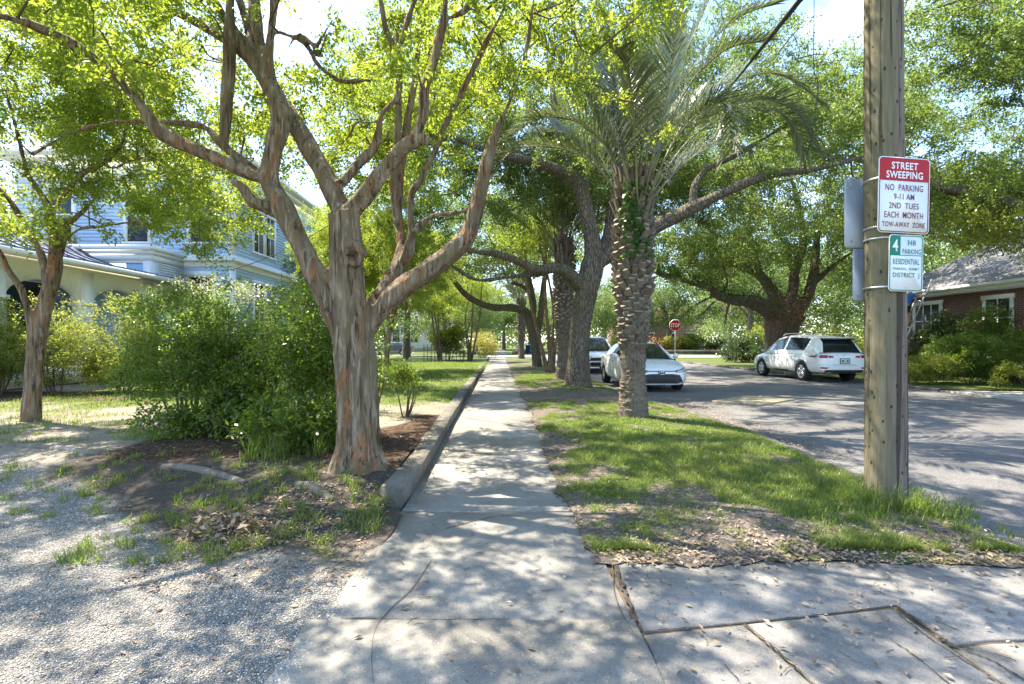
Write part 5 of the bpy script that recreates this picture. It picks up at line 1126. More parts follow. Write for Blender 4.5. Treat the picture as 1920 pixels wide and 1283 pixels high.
lettering([('HR', .052, .165, .075, .042), ('PARKING', .048, .094, .165, .042), ('RESIDENTIAL', 0, .012, .235, .046), ('PARKING  PERMIT', 0, -.046, .235, .021), ('DISTRICT  J', 0, -.102, .235, .048)], M['sign_green'], sg, -.0036, bold=.004)
mb = MB()
for x, z in ((-.0, -.195), (.02, .185)): mb.lathe([(.001, -.006), (.007, -.005), (.008, 0)], 10, (x, 0, z), 'y')
mb.build('bolt', M['steel'], sg)
for nm, W_, H_, z, lb in (('back', .457, .61, 2.47, 'larger bare grey sign back, upper of the two behind the pole'), ('back', .305, .457, 1.93, 'smaller bare grey sign back, lower of the two behind the pole')):
    s_ = empty('sign_back', (3.12, 4.345, z), R(4), lb, 'sign'); mb = MB(); plate(mb, rrect(W_, H_, .03), 0, .003)
    for zz in (H_ * .4, -H_ * .4): mb.lathe([(.001, -.006), (.008, -.005), (.009, 0)], 10, (-.17 if W_ > .4 else -.11, 0, zz), 'y')
    mb.build('panel', M['greymetal'], s_)
    mb = MB(); mb.box((-.03, -.03, -.03), (.03, -.001, .03)); mb.build('bracket', M['steel'], s_)
# ------------------------------------------------------------------ stop sign
st = empty('stop_sign', (11.15, 34.0, 0), R(-8), 'red octagonal STOP sign on a thin steel post at the corner', 'sign')
mb = MB(); mb.box((-.03, .0, -.15), (.03, .04, 2.8)); mb.build('post', M['steel'], st)
oc = [(.412 * math.cos(R(22.5 + 45 * k)), .412 * math.sin(R(22.5 + 45 * k)) + 2.5) for k in range(8)]
oi = [(.39 * math.cos(R(22.5 + 45 * k)), .39 * math.sin(R(22.5 + 45 * k)) + 2.5) for k in range(8)]
mb = MB(); plate(mb, oc, -.012, -.002); mb.build('rim', M['sign_white'], st)
mb = MB(); mb.add([(x, -.020, z) for x, z in oi], [tuple(range(8))]); mb.build('face', M['sign_red'], st)
lettering([('STOP', 0, 2.5, .58, .27)], M['sign_white'], st, -.028, bold=.02)
# ------------------------------------------------------------------ wires
def wire(name, label, cat, pts, r, n=40):
    mb = MB(); mb.tube(pts, r, 8, n); return tag(mb.build(name, M['black'], None, True), label, cat)
wire('overhead_cable', 'thick black cable dropping from the pole toward the palm crown', 'cable', [(3.11, 4.25, 7.6), P(1600, -130, 4.7), P(1500, 0, 5.4), P(1440, 75, 6.8), P(1380, 150, 9), P(1320, 220, 12), P(1260, 285, 17)], [.016, .026, .03, .03, .017, .012, .012])
wire('service_wire', 'thin service wire running from the pole to the blue house corner', 'cable', [(3.05, 4.25, 6.9), (1.2, 6.1, 5.95), (-.88, 8.17, 5.05), (-2.6, 9.9, 4.5), (-4.2, 11.6, 4.12), (-6.8, 14.3, 3.86), (-9.75, 17.3, 3.85)], [.011], 60)
wire('hanging_wire', 'thin black wire hanging down beside the palm fronds', 'cable', [P(1527, -60, 7.5), P(1526, 60, 7.5), P(1526, 130, 7.5), P(1534, 160, 7.5), P(1526, 230, 7.5), P(1505, 330, 7.6), P(1500, 350, 7.6)], [.006], 50)
# ------------------------------------------------------------------ road plate
mb = MB(); mb.prism([G(1335, 754, -.05)[:2], G(1425, 762, -.05)[:2], G(1492, 751, -.05)[:2], G(1400, 744, -.05)[:2]], -.09, -.012, inset=.01)
tag(mb.build('plywood_board', plain('weathered_board', (.24, .21, .135), .85, var=.35, scale=4)), 'tan board lying flat on the road edge before the parked sedan', 'board')
# ------------------------------------------------------------------ iron fence
fe = empty('iron_fence', (-4.0, 30.8, 0), 0, 'black iron picket fence standing on the lawn in front of small trees', 'fence')
for k in range(14):
    mb = MB(); x = -1.45 + k * .225; mb.tube([(x, 0, -.05), (x, 0, 1.12), (x, 0, 1.2)], [.017, .017, .004], 6, 6); mb.lathe([(.017, .40), (.034, .42), (.034, .46), (.017, .48)], 8, (x, 0, 0)); mb.build('picket', M['black'], fe)
for z in (.18, 1.0):
    mb = MB(); mb.box((-1.5, .022, z - .014), (1.55, .036, z + .014)); mb.build('rail', M['black'], fe)
# ------------------------------------------------------------------ street lamp, bins
lp = empty('street_lamp', (.80, 53.0, 0), 0, 'tall thin grey street lamp with a curved arm far down the walk', 'street lamp')
mb = MB(); mb.tube([(0, 0, -.1), (0, 0, 4), (0, 0, 5.5)], [.1, .08, .07], 10, 10); mb.build('post', M['steel'], lp, True)
mb = MB(); mb.tube([(0, 0, 5.4), (-.25, 0, 5.95), (-.9, 0, 6.25), (-1.3, 0, 6.3)], [.045, .04, .035], 8, 16); mb.build('arm', M['steel'], lp, True)
mb = MB(); mb.tube([(-1.2, 0, 6.27), (-1.55, 0, 6.3), (-1.9, 0, 6.26)], [.06, .12, .05], 10, 8); mb.build('lamp_head', M['steel'], lp, True)
bm_ = plain('blue_bin_plastic', (.03, .09, .42), .5)
bn = empty('wheelie_bin', (1.0, 57.2, 0), .2, 'blue wheeled bin left of the pair by the far street lamp', 'bin', 'blue bins by the far street')
mb = MB(); mb.prism([(-.26, -.3), (.26, -.3), (.26, .3), (-.26, .3)], .06, .98, inset=-.03); mb.build('tub', bm_, bn)
mb = MB(); mb.prism([(-.32, -.37), (.32, -.37), (.32, .36), (-.32, .36)], .985, 1.06, inset=.05); mb.build('lid', bm_, bn)
for sx in (-.25, .25):
    mb = MB(); mb.lathe([(.001, -.03), (.1, -.03), (.1, .03), (.001, .03)], 12, (sx, .3, .1), 'x'); mb.build('wheel', M['rubber'], bn)
dup(bn, (1.85, 57.4, 0), -.1, 1.0, 'blue wheeled bin right of the pair by the far street lamp')
# ------------------------------------------------------------------ cars
from mathutils.bvhtree import BVHTree
def loft(mb, secs, mfun=lambda i, j: 0, cap=True):
    k = len(secs[0]); V = np.vstack(secs); Fs = {}
    for i in range(len(secs) - 1):
        for j in range(k - 1): Fs.setdefault(mfun(i, j), []).append((i * k + j, (i + 1) * k + j, (i + 1) * k + j + 1, i * k + j + 1))
    for m, f in Fs.items(): mb.F.setdefault(4, []).extend([[q + mb.n for q in x] for x in f]); mb.M.setdefault(4, []).extend([m] * len(f))
    mb.V.append(V); mb.n += len(V)
    if cap:
        n0 = mb.n - len(V); mb.F.setdefault(k, []).append([n0 + j for j in range(k)]); mb.M.setdefault(k, []).append(0)
        mb.F[k].append([n0 + (len(secs) - 1) * k + j for j in range(k - 1, -1, -1)]); mb.M[k].append(0)
def make_car(label, pos, heading, spec, paint, group=None, cat='car', name='parked_car'):
    """local frame: +x forward, origin on the road under the centre; heading = angle of +x in world"""
    root = empty(name, pos, heading, label, cat, group)
    L = spec['L']; st = spec['body']            # x, half width, z bottom, z top
    secs = []
    for x, w_, zb, zt in st:
        h = zt - zb
        half = [(0, zb), (w_ * .84, zb), (w_ * .955, zb + .16 * h), (w_ * .995, zb + .38 * h), (w_ * .985, zb + .62 * h), (w_ * .965, zb + .78 * h), (w_ * .93, zb + .93 * h), (w_ * .84, zt), (w_ * .45, zt + .02), (0, zt + .026)]
        secs.append(np.array([(x, y, z) for y, z in half] + [(x, -y, z) for y, z in half[-2:0:-1]] + [(x, half[0][0], half[0][1])]))
    mb = MB(); loft(mb, secs)
    body = mb.build('body', [paint, M['plastic']], root)
    bm = bmesh.new(); bm.from_mesh(body.data); bmesh.ops.remove_doubles(bm, verts=bm.verts, dist=.0005); bmesh.ops.recalc_face_normals(bm, faces=bm.faces); bm.to_mesh(body.data); bm.free()
    wr, tr = spec['wr'], spec['track']; cut = []
    for wx in spec['axles']:
        for sy in (-1, 1):
            c = MB(); c.lathe([(wr + .055, -.24), (wr + .055, .3)], 28, (wx, sy * tr, wr + .01), 'y'); c.F.setdefault(28, []).extend([list(range(28)), list(range(55, 27, -1))]); c.M.setdefault(28, []).extend([1, 1])
            co = c.build('cutter', [paint, M['plastic']]); co.parent = root; cut.append(co)
            b2_ = bmesh.new(); b2_.from_mesh(co.data); bmesh.ops.recalc_face_normals(b2_, faces=b2_.faces); b2_.to_mesh(co.data); b2_.free()
    modified(body, [('SUBSURF', dict(levels=2, render_levels=2))] + [('BOOLEAN', dict(operation='DIFFERENCE', object=c, solver='EXACT')) for c in cut])
    for c in cut: bpy.data.objects.remove(c)
    shade_smooth(body)
    # lower cladding colour
    for p in body.data.polygons:
        if p.center.z < spec['sill'] : p.material_index = 1
    # glasshouse
    gh = spec['cabin']                            # x, z belt, w belt, z roof, w roof
    S_ = []
    for x, zb, wb, zr, wf in gh:
        S_.append(np.array([(x, wb * 1.01, zb - .07), (x, wb * .98 + wf * .02, zb + (zr - zb) * .12), (x, wf, zr - (zr - zb) * .12), (x, wf * .9, zr - (zr - zb) * .02), (x, wf * .5, zr + .015), (x, 0, zr + .02), (x, -wf * .5, zr + .015), (x, -wf * .9, zr - (zr - zb) * .02), (x, -wf, zr - (zr - zb) * .12), (x, -(wb * .98 + wf * .02), zb + (zr - zb) * .12), (x, -wb * 1.01, zb - .07)]))
    nI = len(gh) - 1; seg = spec['seg']           # per interval: what the side is, what the top is
    groups = {}
    for i in range(nI):
        for j in range(10):
            side = j in (1, 8); low = j in (0, 9); top = j in (3, 4, 5, 6)
            kind = seg[i][0] if side else (seg[i][1] if top else ('paint' if not (seg[i][1] in ('front', 'rear') and False) else 'paint'))
            if kind == 'glass': kind = 'side_window_a' if j == 1 else 'side_window_b'
            groups.setdefault(kind, []).append((i, j))
    V = np.vstack(S_); k = 11
    def sub(kindname, name_, mat):
        f = np.array([(i * k + j, (i + 1) * k + j, (i + 1) * k + j + 1, i * k + j + 1) for i, j in groups.get(kindname, [])])
        if not len(f): return
        u_, inv = np.unique(f, return_inverse=True)
        o = mesh_obj(name_, V[u_], inv.reshape(f.shape), mat, root, True); 
        b_ = bmesh.new(); b_.from_mesh(o.data); bmesh.ops.remove_doubles(b_, verts=b_.verts, dist=.0004); bmesh.ops.recalc_face_normals(b_, faces=b_.faces); b_.to_mesh(o.data); b_.free(); shade_smooth(o); return o
    roof = sub('paint', 'roof', paint); sub('front', 'windshield', M['glass']); sub('rear', 'rear_window', M['glass']); sub('side_window_a', 'side_window', M['glass']); sub('side_window_b', 'side_window', M['glass'])
    for a, b in spec['pillars']:
        for sy in (1, -1): mb = MB(); mb.tube([S_[a][2] * (1, sy, 1), S_[b][2] * (1, sy, 1)] if b >= 0 else [S_[a][0] * (1, sy, 1), S_[-b][2] * (1, sy, 1)], [.03, .03], 6, 2); mb.build('pillar', paint, root, True)
    # wheels
    for wx in spec['axles']:
        for sy in (-1, 1):
            wh = empty('wheel', (wx, sy * (tr - .0), wr)); wh.parent = root
            mb = MB(); q = wr * .66; mb.lathe([(q, -.10), (wr * .93, -.105), (wr, -.08), (wr, .08), (wr * .93, .105), (q, .10)], 28, (0, 0, 0), 'y'); mb.build('tyre', M['rubber'], wh, True)
            mb = MB(); o_ = sy * .085
            mb.lathe([(q, o_), (q * .93, o_ + sy * .008), (q * .88, o_ - sy * .03)], 28, (0, 0, 0), 'y')
            for s_ in range(5):
                a = s_ / 5 * 6.28 + .3; d = np.array((math.cos(a), 0, math.sin(a))); t = np.array((-d[2], 0, d[0])); y = np.array((0, o_, 0))
                V_ = [d * .03 - t * .05 + y, d * .03 + t * .05 + y, d * q * .95 + t * .065 + y, d * q * .95 - t * .065 + y]; V_ += [v - np.array((0, sy * .03, 0)) for v in V_]
                mb.add(V_, [(0, 1, 2, 3), (0, 4, 5, 1), (1, 5, 6, 2), (2, 6, 7, 3), (3, 7, 4, 0)])
            mb.lathe([(.001, o_ + sy * .012), (.05, o_ + sy * .008), (.06, o_ - sy * .02)], 14, (0, 0, 0), 'y'); mb.build('rim', M['alloy'], wh)
            mb = MB(); mb.lathe([(.001, o_ - sy * .06), (q, o_ - sy * .06)], 24, (0, 0, 0), 'y'); mb.build('brake_disc', M['plastic'], wh)
    # decals laid on the body by ray
    bm = bmesh.new(); bm.from_mesh(body.data)
    if roof:
        pass
    tree_ = BVHTree.FromBMesh(bm); bm.free()
    def decal(nm, poly, face, mat, off=.006, cuts=3, parent=None, mirror=False):
        for sgn in ((1, -1) if mirror else (1,)):
            b_ = bmesh.new(); vs = []
            for a, z in poly: vs.append(b_.verts.new((a * sgn if face in ('front', 'rear') else a, 0, z)))
            b_.faces.new(vs); bmesh.ops.triangulate(b_, faces=b_.faces)
            bmesh.ops.subdivide_edges(b_, edges=b_.edges, cuts=cuts, use_grid_fill=True)
            for v in b_.verts:
                a, z = v.co.x, v.co.z
                if face in ('front', 'rear'):
                    d = Vector((-1, 0, 0)) if face == 'front' else Vector((1, 0, 0)); o_ = Vector((L if face == 'front' else 0, a, z)) - Vector((spec['cx'], 0, 0)) - d * 2
                else:
                    s_ = 1 if face == 'left' else -1; d = Vector((0, -s_, 0)); o_ = Vector((a, s_ * 3, z))
                h = tree_.ray_cast(o_, d)
                v.co = (h[0] - d * off) if h[0] is not None else (o_ + d * 2.2)
            bmesh.ops.recalc_face_normals(b_, faces=b_.faces)
            me = bpy.data.meshes.new(nm); b_.to_mesh(me); b_.free(); me.materials.append(mat); o = bpy.data.objects.new(nm, me); COL.objects.link(o); o.parent = parent or root; shade_smooth(o)
        return o
    return root, decal
# --- white crossover seen from behind: length 4.77, centre at 0
Lx = 4.77; c = Lx / 2
suv = dict(L=Lx, cx=c, wr=.365, track=.815, axles=(-1.34, 1.40), sill=.34,
    body=[(-c, .55, .45, .80), (-c + .04, .78, .36, .98), (-c + .14, .88, .32, 1.04), (-c + .45, .93, .30, 1.07), (-1.3, .945, .29, 1.06), (-.6, .945, .28, 1.05), (.2, .945, .28, 1.03), (.9, .94, .28, 1.01), (1.35, .94, .28, .99), (1.75, .92, .28, .93), (2.1, .86, .30, .84), (c - .06, .74, .33, .72), (c, .5, .4, .64)],
    cabin=[(-c + .16, 1.04, .80, 1.06, .74), (-c + .34, 1.05, .85, 1.40, .62), (-c + .50, 1.055, .86, 1.56, .60), (-1.50, 1.06, .875, 1.615, .61), (-1.20, 1.06, .88, 1.645, .625), (-.32, 1.05, .885, 1.69, .65), (-.22, 1.05, .885, 1.69, .65), (.42, 1.04, .88, 1.62, .63), (.75, 1.035, .875, 1.46, .62), (1.28, 1.01, .85, 1.03, .74)],
    seg=[('paint', 'rear'), ('paint', 'rear'), ('paint', 'paint'), ('glass', 'paint'), ('glass', 'paint'), ('paint', 'paint'), ('glass', 'paint'), ('glass', 'front'), ('glass', 'front')],
    pillars=[(9, 8), (8, 7)])
r1_, dc = make_car('white crossover parked across the road, seen from behind', (11.42, 19.55, -.075), R(90) + SROT, suv, M['carpaint'], 'cars parked along the street')
mb = MB(); mb.box((-c + .18, -.57, 1.555), (-c + .56, .57, 1.585)); mb.build('spoiler', M['carpaint'], r1_)
mb = MB(); mb.box((-c + .26, -.53, 1.50), (-c + .40, .53, 1.553)); mb.build('spoiler_shade', M['plastic'], r1_)
for sy in (-1, 1):
    mb = MB(); mb.tube([(-1.6, sy * .60, 1.66), (-1.3, sy * .60, 1.735), (0, sy * .6, 1.75), (.3, sy * .59, 1.67)], [.018], 6, 16); mb.build('roof_rail', M['alloy'], r1_, True)
    mb = MB(); mb.tube([(.98, sy * .93, 1.03), (.98, sy * 1.0, 1.06), (.96, sy * 1.10, 1.10)], [.03, .09, .055], 8, 8); mb.build('mirror', M['greymetal'], r1_, True)
dc('tail_light', [(.56, .965), (.60, .865), (.86, .875), (.915, .92), (.90, .985)], 'rear', M['redlens'], .012, 4, None, True)
dc('tail_lens', [(.37, .885), (.56, .87), (.55, .955), (.40, .945)], 'rear', M['redlens'], .01, 2, None, True)
dc('reflector', [(.56, .545), (.62, .495), (.85, .51), (.88, .56)], 'rear', M['redlens'], .01, 2, None, True)
o = dc('licence_plate', [(-.155, .69), (.155, .69), (.155, .845), (-.155, .845)], 'rear', plain('plate_face', (.52, .53, .46), .4, var=.2, scale=22), .02, 3)
dc('plate_frame', [(-.18, .67), (.18, .67), (.18, .862), (-.18, .862)], 'rear', M['black'], .014, 3)
dc('plate_marks', [(-.115, .735), (-.05, .735), (-.05, .80), (-.115, .80)], 'rear', M['sign_green'], .024, 1); dc('plate_marks', [(.04, .735), (.115, .735), (.115, .80), (.04, .80)], 'rear', M['sign_green'], .024, 1)
dc('badge', [(.06 * math.cos(a), .935 + .045 * math.sin(a)) for a in np.linspace(0, 6.28, 13)[:-1]], 'rear', M['chrome'], .012, 1)
dc('badge_centre', [(.045 * math.cos(a), .935 + .033 * math.sin(a)) for a in np.linspace(0, 6.28, 13)[:-1]], 'rear', M['carpaint'], .016, 1)
dc('rear_diffuser', [(-.62, .33), (.62, .33), (.70, .44), (.60, .46), (-.60, .46), (-.70, .44)], 'rear', M['plastic'], .012, 4)
dc('boot_seam', [(-.72, .625), (.72, .625), (.72, .637), (-.72, .637)], 'rear', M['plastic'], .004, 3)
for s_ in ('left', 'right'):
    for x in (.95, -.25, -1.28): dc('door_seam', [(x, .40), (x + .012, .40), (x + .03, .98), (x + .018, .98)], s_, M['plastic'], .003, 3)
    for x in (-.05, -1.05): dc('door_handle', [(x, .90), (x + .2, .905), (x + .2, .935), (x, .93)], s_, M['chrome'], .02, 1)
    dc('sill', [(-.95, .30), (1.0, .30), (1.0, .37), (-.95, .38)], s_, M['plastic'], .006, 3)
# --- white sedan seen from the front
Ls = 4.63; c = Ls / 2
sed = dict(L=Ls, cx=c, wr=.32, track=.765, axles=(-1.36, 1.34), sill=.22,
    body=[(-c, .55, .40, .86), (-c + .05, .74, .3, .98), (-c + .3, .85, .24, 1.02), (-1.4, .885, .20, 1.0), (-.6, .89, .18, .96), (.2, .89, .18, .93), (.8, .89, .18, .92), (1.2, .885, .18, .90), (1.6, .87, .18, .85), (2.0, .82, .19, .77), (c - .07, .70, .20, .68), (c - .01, .52, .24, .60)],
    cabin=[(-c + .45, 1.02, .72, 1.04, .66), (-1.2, 1.01, .80, 1.33, .56), (-.95, 1.0, .81, 1.38, .56), (-.25, .97, .82, 1.42, .57), (-.15, .965, .82, 1.42, .57), (.35, .95, .82, 1.37, .56), (1.18, .905, .80, .925, .72)],
    seg=[('paint', 'rear'), ('glass', 'paint'), ('glass', 'paint'), ('paint', 'paint'), ('glass', 'paint'), ('glass', 'front')], pillars=[(6, 5)])
r2_, dc = make_car('white sedan parked facing the camera behind the nearest palm', (4.12, 16.2, -.075), R(-90) + SROT, sed, M['carpaint'], 'cars parked along the street')
dc('grille', [(-.52, .50), (-.64, .26), (.64, .26), (.52, .50), (.3, .53), (-.3, .53)], 'front', M['plastic'], .012, 5)
dc('lower_intake', [(-.40, .29), (.40, .29), (.40, .38), (-.40, .38)], 'front', M['black'], .018, 3)
for k in range(7): dc('grille_bar', [(-.40 + k * .005, .40 + k * .016), (.40 - k * .005, .40 + k * .016), (.40 - k * .005, .404 + k * .016), (-.40 + k * .005, .404 + k * .016)], 'front', M['black'], .018, 2)
dc('upper_slot', [(-.62, .595), (.62, .595), (.66, .622), (-.66, .622)], 'front', M['plastic'], .008, 4)
dc('headlight', [(.44, .585), (.70, .60), (.80, .68), (.76, .71), (.62, .66), (.44, .615)], 'front', M['clearlens'], .012, 4, None, True)
dc('headlight_surround', [(.40, .575), (.72, .585), (.82, .69), (.77, .73), (.60, .675), (.40, .63)], 'front', M['plastic'], .007, 4, None, True)
mb = MB()
for rx, rz, cz in ((.085, .055, 0), (.03, .052, .0), (.05, .022, .028)): mb.tube([(c + .030, rx * math.cos(a), .565 + cz + rz * math.sin(a)) for a in np.linspace(0, 6.283, 19)], [.007], 5, 19, cap=False)
mb.build('badge', M['chrome'], r2_)
dc('badge_backing', [(.1 * math.cos(a), .565 + .065 * math.sin(a)) for a in np.linspace(0, 6.28, 13)[:-1]], 'front', M['plastic'], .014, 1)
dc('fog_slit', [(.70, .26), (.735, .26), (.72, .42), (.70, .42)], 'front', M['plastic'], .01, 2, None, True)
for sy in (-1, 1):
    mb = MB(); mb.tube([(.78, sy * .84, .97), (.78, sy * .93, 1.0), (.76, sy * 1.02, 1.02)], [.025, .08, .05], 8, 8); mb.build('mirror', M['carpaint'], r2_, True)
for s_ in ('left', 'right'):
    for x in (.85, -.2, -1.1): dc('door_seam', [(x, .32), (x + .012, .32), (x + .03, .9), (x + .018, .9)], s_, M['plastic'], .003, 3)
    for x in (-.05, -.95): dc('door_handle', [(x, .80), (x + .18, .805), (x + .18, .83), (x, .825)], s_, M['chrome'], .018, 1)
# --- white crossover behind the sedan, facing the camera
sv2 = dict(suv); r3_, dc = make_car('white crossover with dark lower nose parked behind the sedan', (3.95, 24.6, -.075), R(-90) + SROT, sv2, M['carpaint'], 'cars parked along the street'); c = Lx / 2
dc('grille', [(-.48, .72), (-.56, .58), (.56, .58), (.48, .72)], 'front', M['black'], .012, 4)
dc('lower_grille', [(-.45, .52), (-.66, .36), (.66, .36), (.45, .52)], 'front', M['black'], .012, 4)
dc('headlight', [(.40, .74), (.68, .70), (.84, .80), (.70, .82), (.45, .79)], 'front', M['clearlens'], .012, 3, None, True)
for sy in (-1, 1):
    mb = MB(); mb.tube([(-1.6, sy * .60, 1.66), (-1.3, sy * .60, 1.735), (0, sy * .6, 1.75), (.3, sy * .59, 1.67)], [.02], 6, 16); mb.build('roof_rail', M['black'], r3_, True)
    mb = MB(); mb.tube([(.98, sy * .93, 1.03), (.98, sy * 1.0, 1.06), (.96, sy * 1.10, 1.10)], [.03, .09, .055], 8, 8); mb.build('mirror', M['carpaint'], r3_, True)
# --- dark car on the side street
r4_, dc = make_car('dark grey car on the side street, tail light seen past a tree trunk', (-12.6, 52.0, -.07), R(180), sed, M['cargrey'], None)
dc('tail_light', [(.5, .80), (.55, .70), (.8, .72), (.85, .82)], 'rear', M['redlens'], .012, 3, None, True)
dc('tail_light', [(-2.2, .74), (-1.95, .76), (-1.95, .86), (-2.2, .84)], 'left', M['redlens'], .012, 2); dc('tail_light', [(-2.2, .74), (-1.95, .76), (-1.95, .86), (-2.2, .84)], 'right', M['redlens'], .012, 2)
# ------------------------------------------------------------------ blue house
M['blue'] = plain('blue_clapboard', (.46, .60, .79), .55, var=.04, scale=2)
M['bluepanel'] = plain('blue_panel', (.36, .52, .74), .55, var=.05)
M['teal'] = plain('porch_teal', (.06, .09, .09), .6, var=.06)
M['metalroof'] = plain('standing_seam_roof', (.10, .115, .15), .38, .5, var=.1)
M['shingle'] = None
def shingles():
    t = NT('roof_shingle'); v = t.coord('Object', (1, 1, 1))
    b = t.n('ShaderNodeTexBrick', {'Vector': t.coord('Generated', (40, 40, 40)), 'Scale': 1.0, 'Mortar Size': .03})
    n = t.noise(v, 14, 5, .7); vo = t.n('ShaderNodeTexVoronoi', {'Vector': t.coord('Object', (3.2, 3.2, 9)), 'Scale': 1.0})
    c = t.ramp(t.n('ShaderNodeSeparateColor', {0: vo.outputs[1]}).outputs[0], (0, (.15, .148, .16)), (1, (.26, .255, .27)))
    c = t.mix(.4, c, t.ramp(n, (.3, (.09, .09, .1)), (.7, (.3, .3, .31))))
    return t.done(t.pbr(c, .9, t.bump(n, .6, .02), .2))
M['shingle'] = shingles()
def clap(mb, a, b, z0, z1, step=.125, depth=.022):
    """sawtooth boards from a to b (xy), outward normal to the right of a->b"""
    a = np.array(a, float); b = np.array(b, float); d = (b - a) / np.linalg.norm(b - a); n = np.array((d[1], -d[0])); z = z0
    while z < z1 - .01:
        zt = min(z + step, z1)
        V = [(*(a + n * depth), z), (*(b + n * depth), z), (*(b + n * .004), zt), (*(a + n * .004), zt), (*(a), z), (*(b), z)]
        mb.add(V, [(0, 1, 2, 3), (4, 5, 1, 0)]); z += step
def wbox(root, name, lo_, hi_, mat):
    mb = MB(); mb.box(lo_, hi_); return mb.build(name, mat, root)
def window(root, axis, u0, u1, z0, z1, at, out_, frame=.11, bars=1, name='window', glass=None, mat=None):
    """window standing proud of a wall; axis 'x': wall along x at y=at facing out_; axis 'y': wall along y at x=at"""
    mat = mat or M['white']
    def bx(mb, a0, a1, zz0, zz1, d0, d1):
        lo_, hi_ = sorted((at + out_ * d0, at + out_ * d1))
        if axis == 'x': mb.box((a0, lo_, zz0), (a1, hi_, zz1))
        else: mb.box((lo_, a0, zz0), (hi_, a1, zz1))
    mb = MB(); bx(mb, u0 - frame, u0, z0, z1, -.02, .06); bx(mb, u1, u1 + frame, z0, z1, -.02, .06); bx(mb, u0 - frame - .04, u1 + frame + .04, z1, z1 + frame * 1.4, -.02, .08); bx(mb, u0 - frame - .03, u1 + frame + .03, z0 - .07, z0, -.02, .1)
    fr_ = mb.build(name, mat, root)
    mb = MB(); bx(mb, u0, u1, z0, z1, -.02, .028); mb.build('pane', glass or M['winglass'], fr_)
    mb = MB(); zm = (z0 + z1) / 2; bx(mb, u0, u1, zm - .025, zm + .025, .029, .045)
    for k in range(1, bars): x = u0 + (u1 - u0) * k / bars; bx(mb, x - .02, x + .02, z0, zm - .025, .029, .04); bx(mb, x - .02, x + .02, zm + .025, z1, .029, .04)
    mb.build('sash', mat, fr_)
bh = empty('blue_house', (-9.82 * 1.13, 17.5 * 1.13, -.18), SROT, 'two storey blue clapboard house with white trim behind the azaleas', 'house'); bh.scale = (1.13, 1.13, 1.13)
mb = MB(); clap(mb, (-7.4, 0), (-.16, 0), .6, 4.0); clap(mb, (-7.4, 0), (-.16, 0), 4.36, 7.0); clap(mb, (0, .16), (0, 11), .6, 4.0); clap(mb, (0, .16), (0, 11), 4.36, 7.0)
mb.box((-7.4, .02, .0), (-.02, 11, 7.0)); mb.build('wall', M['blue'], bh)
mb = MB()
mb.box((-.17, -.03, 0), (.03, .17, 3.98)); mb.box((-.17, -.03, 4.37), (.03, .17, 6.98)); mb.build('corner_board', M['white'], bh)
mb = MB(); mb.box((-7.4, -.05, 3.98), (.05, 11, 4.18)); mb.box((-7.4, -.2, 4.18), (.2, 11.1, 4.26)); mb.box((-7.4, -.14, 4.26), (.14, 11.1, 4.37)); mb.build('belt_cornice', M['white'], bh)
mb = MB(); mb.box((-7.4, -.05, 6.98), (.05, 11, 7.62)); mb.box((-7.7, -.30, 7.62), (.30, 11.3, 7.74)); mb.box((-7.9, -.62, 7.74), (.62, 11.6, 7.90)); mb.build('cornice', M['white'], bh)
mb = MB(); V = [(-7.9, -.6, 7.905), (.6, -.6, 7.905), (.6, 11.6, 7.905), (-7.9, 11.6, 7.905), (-4.0, 4.0, 10.0), (-3.3, 7, 10.0)]
mb.add(V, [(0, 1, 5, 4), (1, 2, 5), (2, 3, 4, 5), (3, 0, 4)]); mb.build('roof', M['shingle'], bh)
dkg = plain('dark_room_glass', (.035, .03, .026), .08, spec=.7)
window(bh, 'x', -1.42, -.72, 4.85, 6.72, 0, -1, .14, 1); window(bh, 'x', -3.6, -2.9, 4.85, 6.72, 0, -1, .14, 1); window(bh, 'x', -6.3, -5.5, 4.85, 6.72, 0, -1, .14, 1)
window(bh, 'x', -1.5, -.70, 1.5, 3.62, 0, -1, .16, 1, 'window', dkg)
for y in (1.45, 2.42, 6.2, 7.2): window(bh, 'y', y, y + .75, 4.8, 6.35, 0, 1, .12, 2)
for y in (1.5, 2.5, 6.2, 7.2): window(bh, 'y', y, y + .78, 1.7, 3.55, 0, 1, .12, 2)
# bump-out beside the porch
mb = MB(); mb.box((-5.0, -1.6, .4), (-1.72, -.03, 3.95)); mb.build('side_bay', M['bluepanel'], bh)
mb = MB(); mb.box((-5.0, -1.66, 3.95), (-1.66, -.03, 4.15)); mb.box((-5.0, -1.72, 4.15), (-1.60, -.03, 4.27)); mb.box((-5.0, -1.80, 4.27), (-1.52, -.03, 4.42)); mb.box((-1.95, -1.64, .4), (-1.68, -1.3, 3.95)); mb.box((-3.3, -1.63, 3.86), (-1.96, -1.601, 3.95)); mb.build('bay_cornice', M['white'], bh)
mb = MB()
for k in range(16): y = -1.28 + k * .083; mb.box((-1.705, y, 2.3), (-1.69, y + .04, 3.93))
for k in range(20): z = 2.3 + k * .083; mb.box((-1.688, -1.3, z), (-1.676, -.05, z + .04))
mb.build('lattice', M['white'], bh)
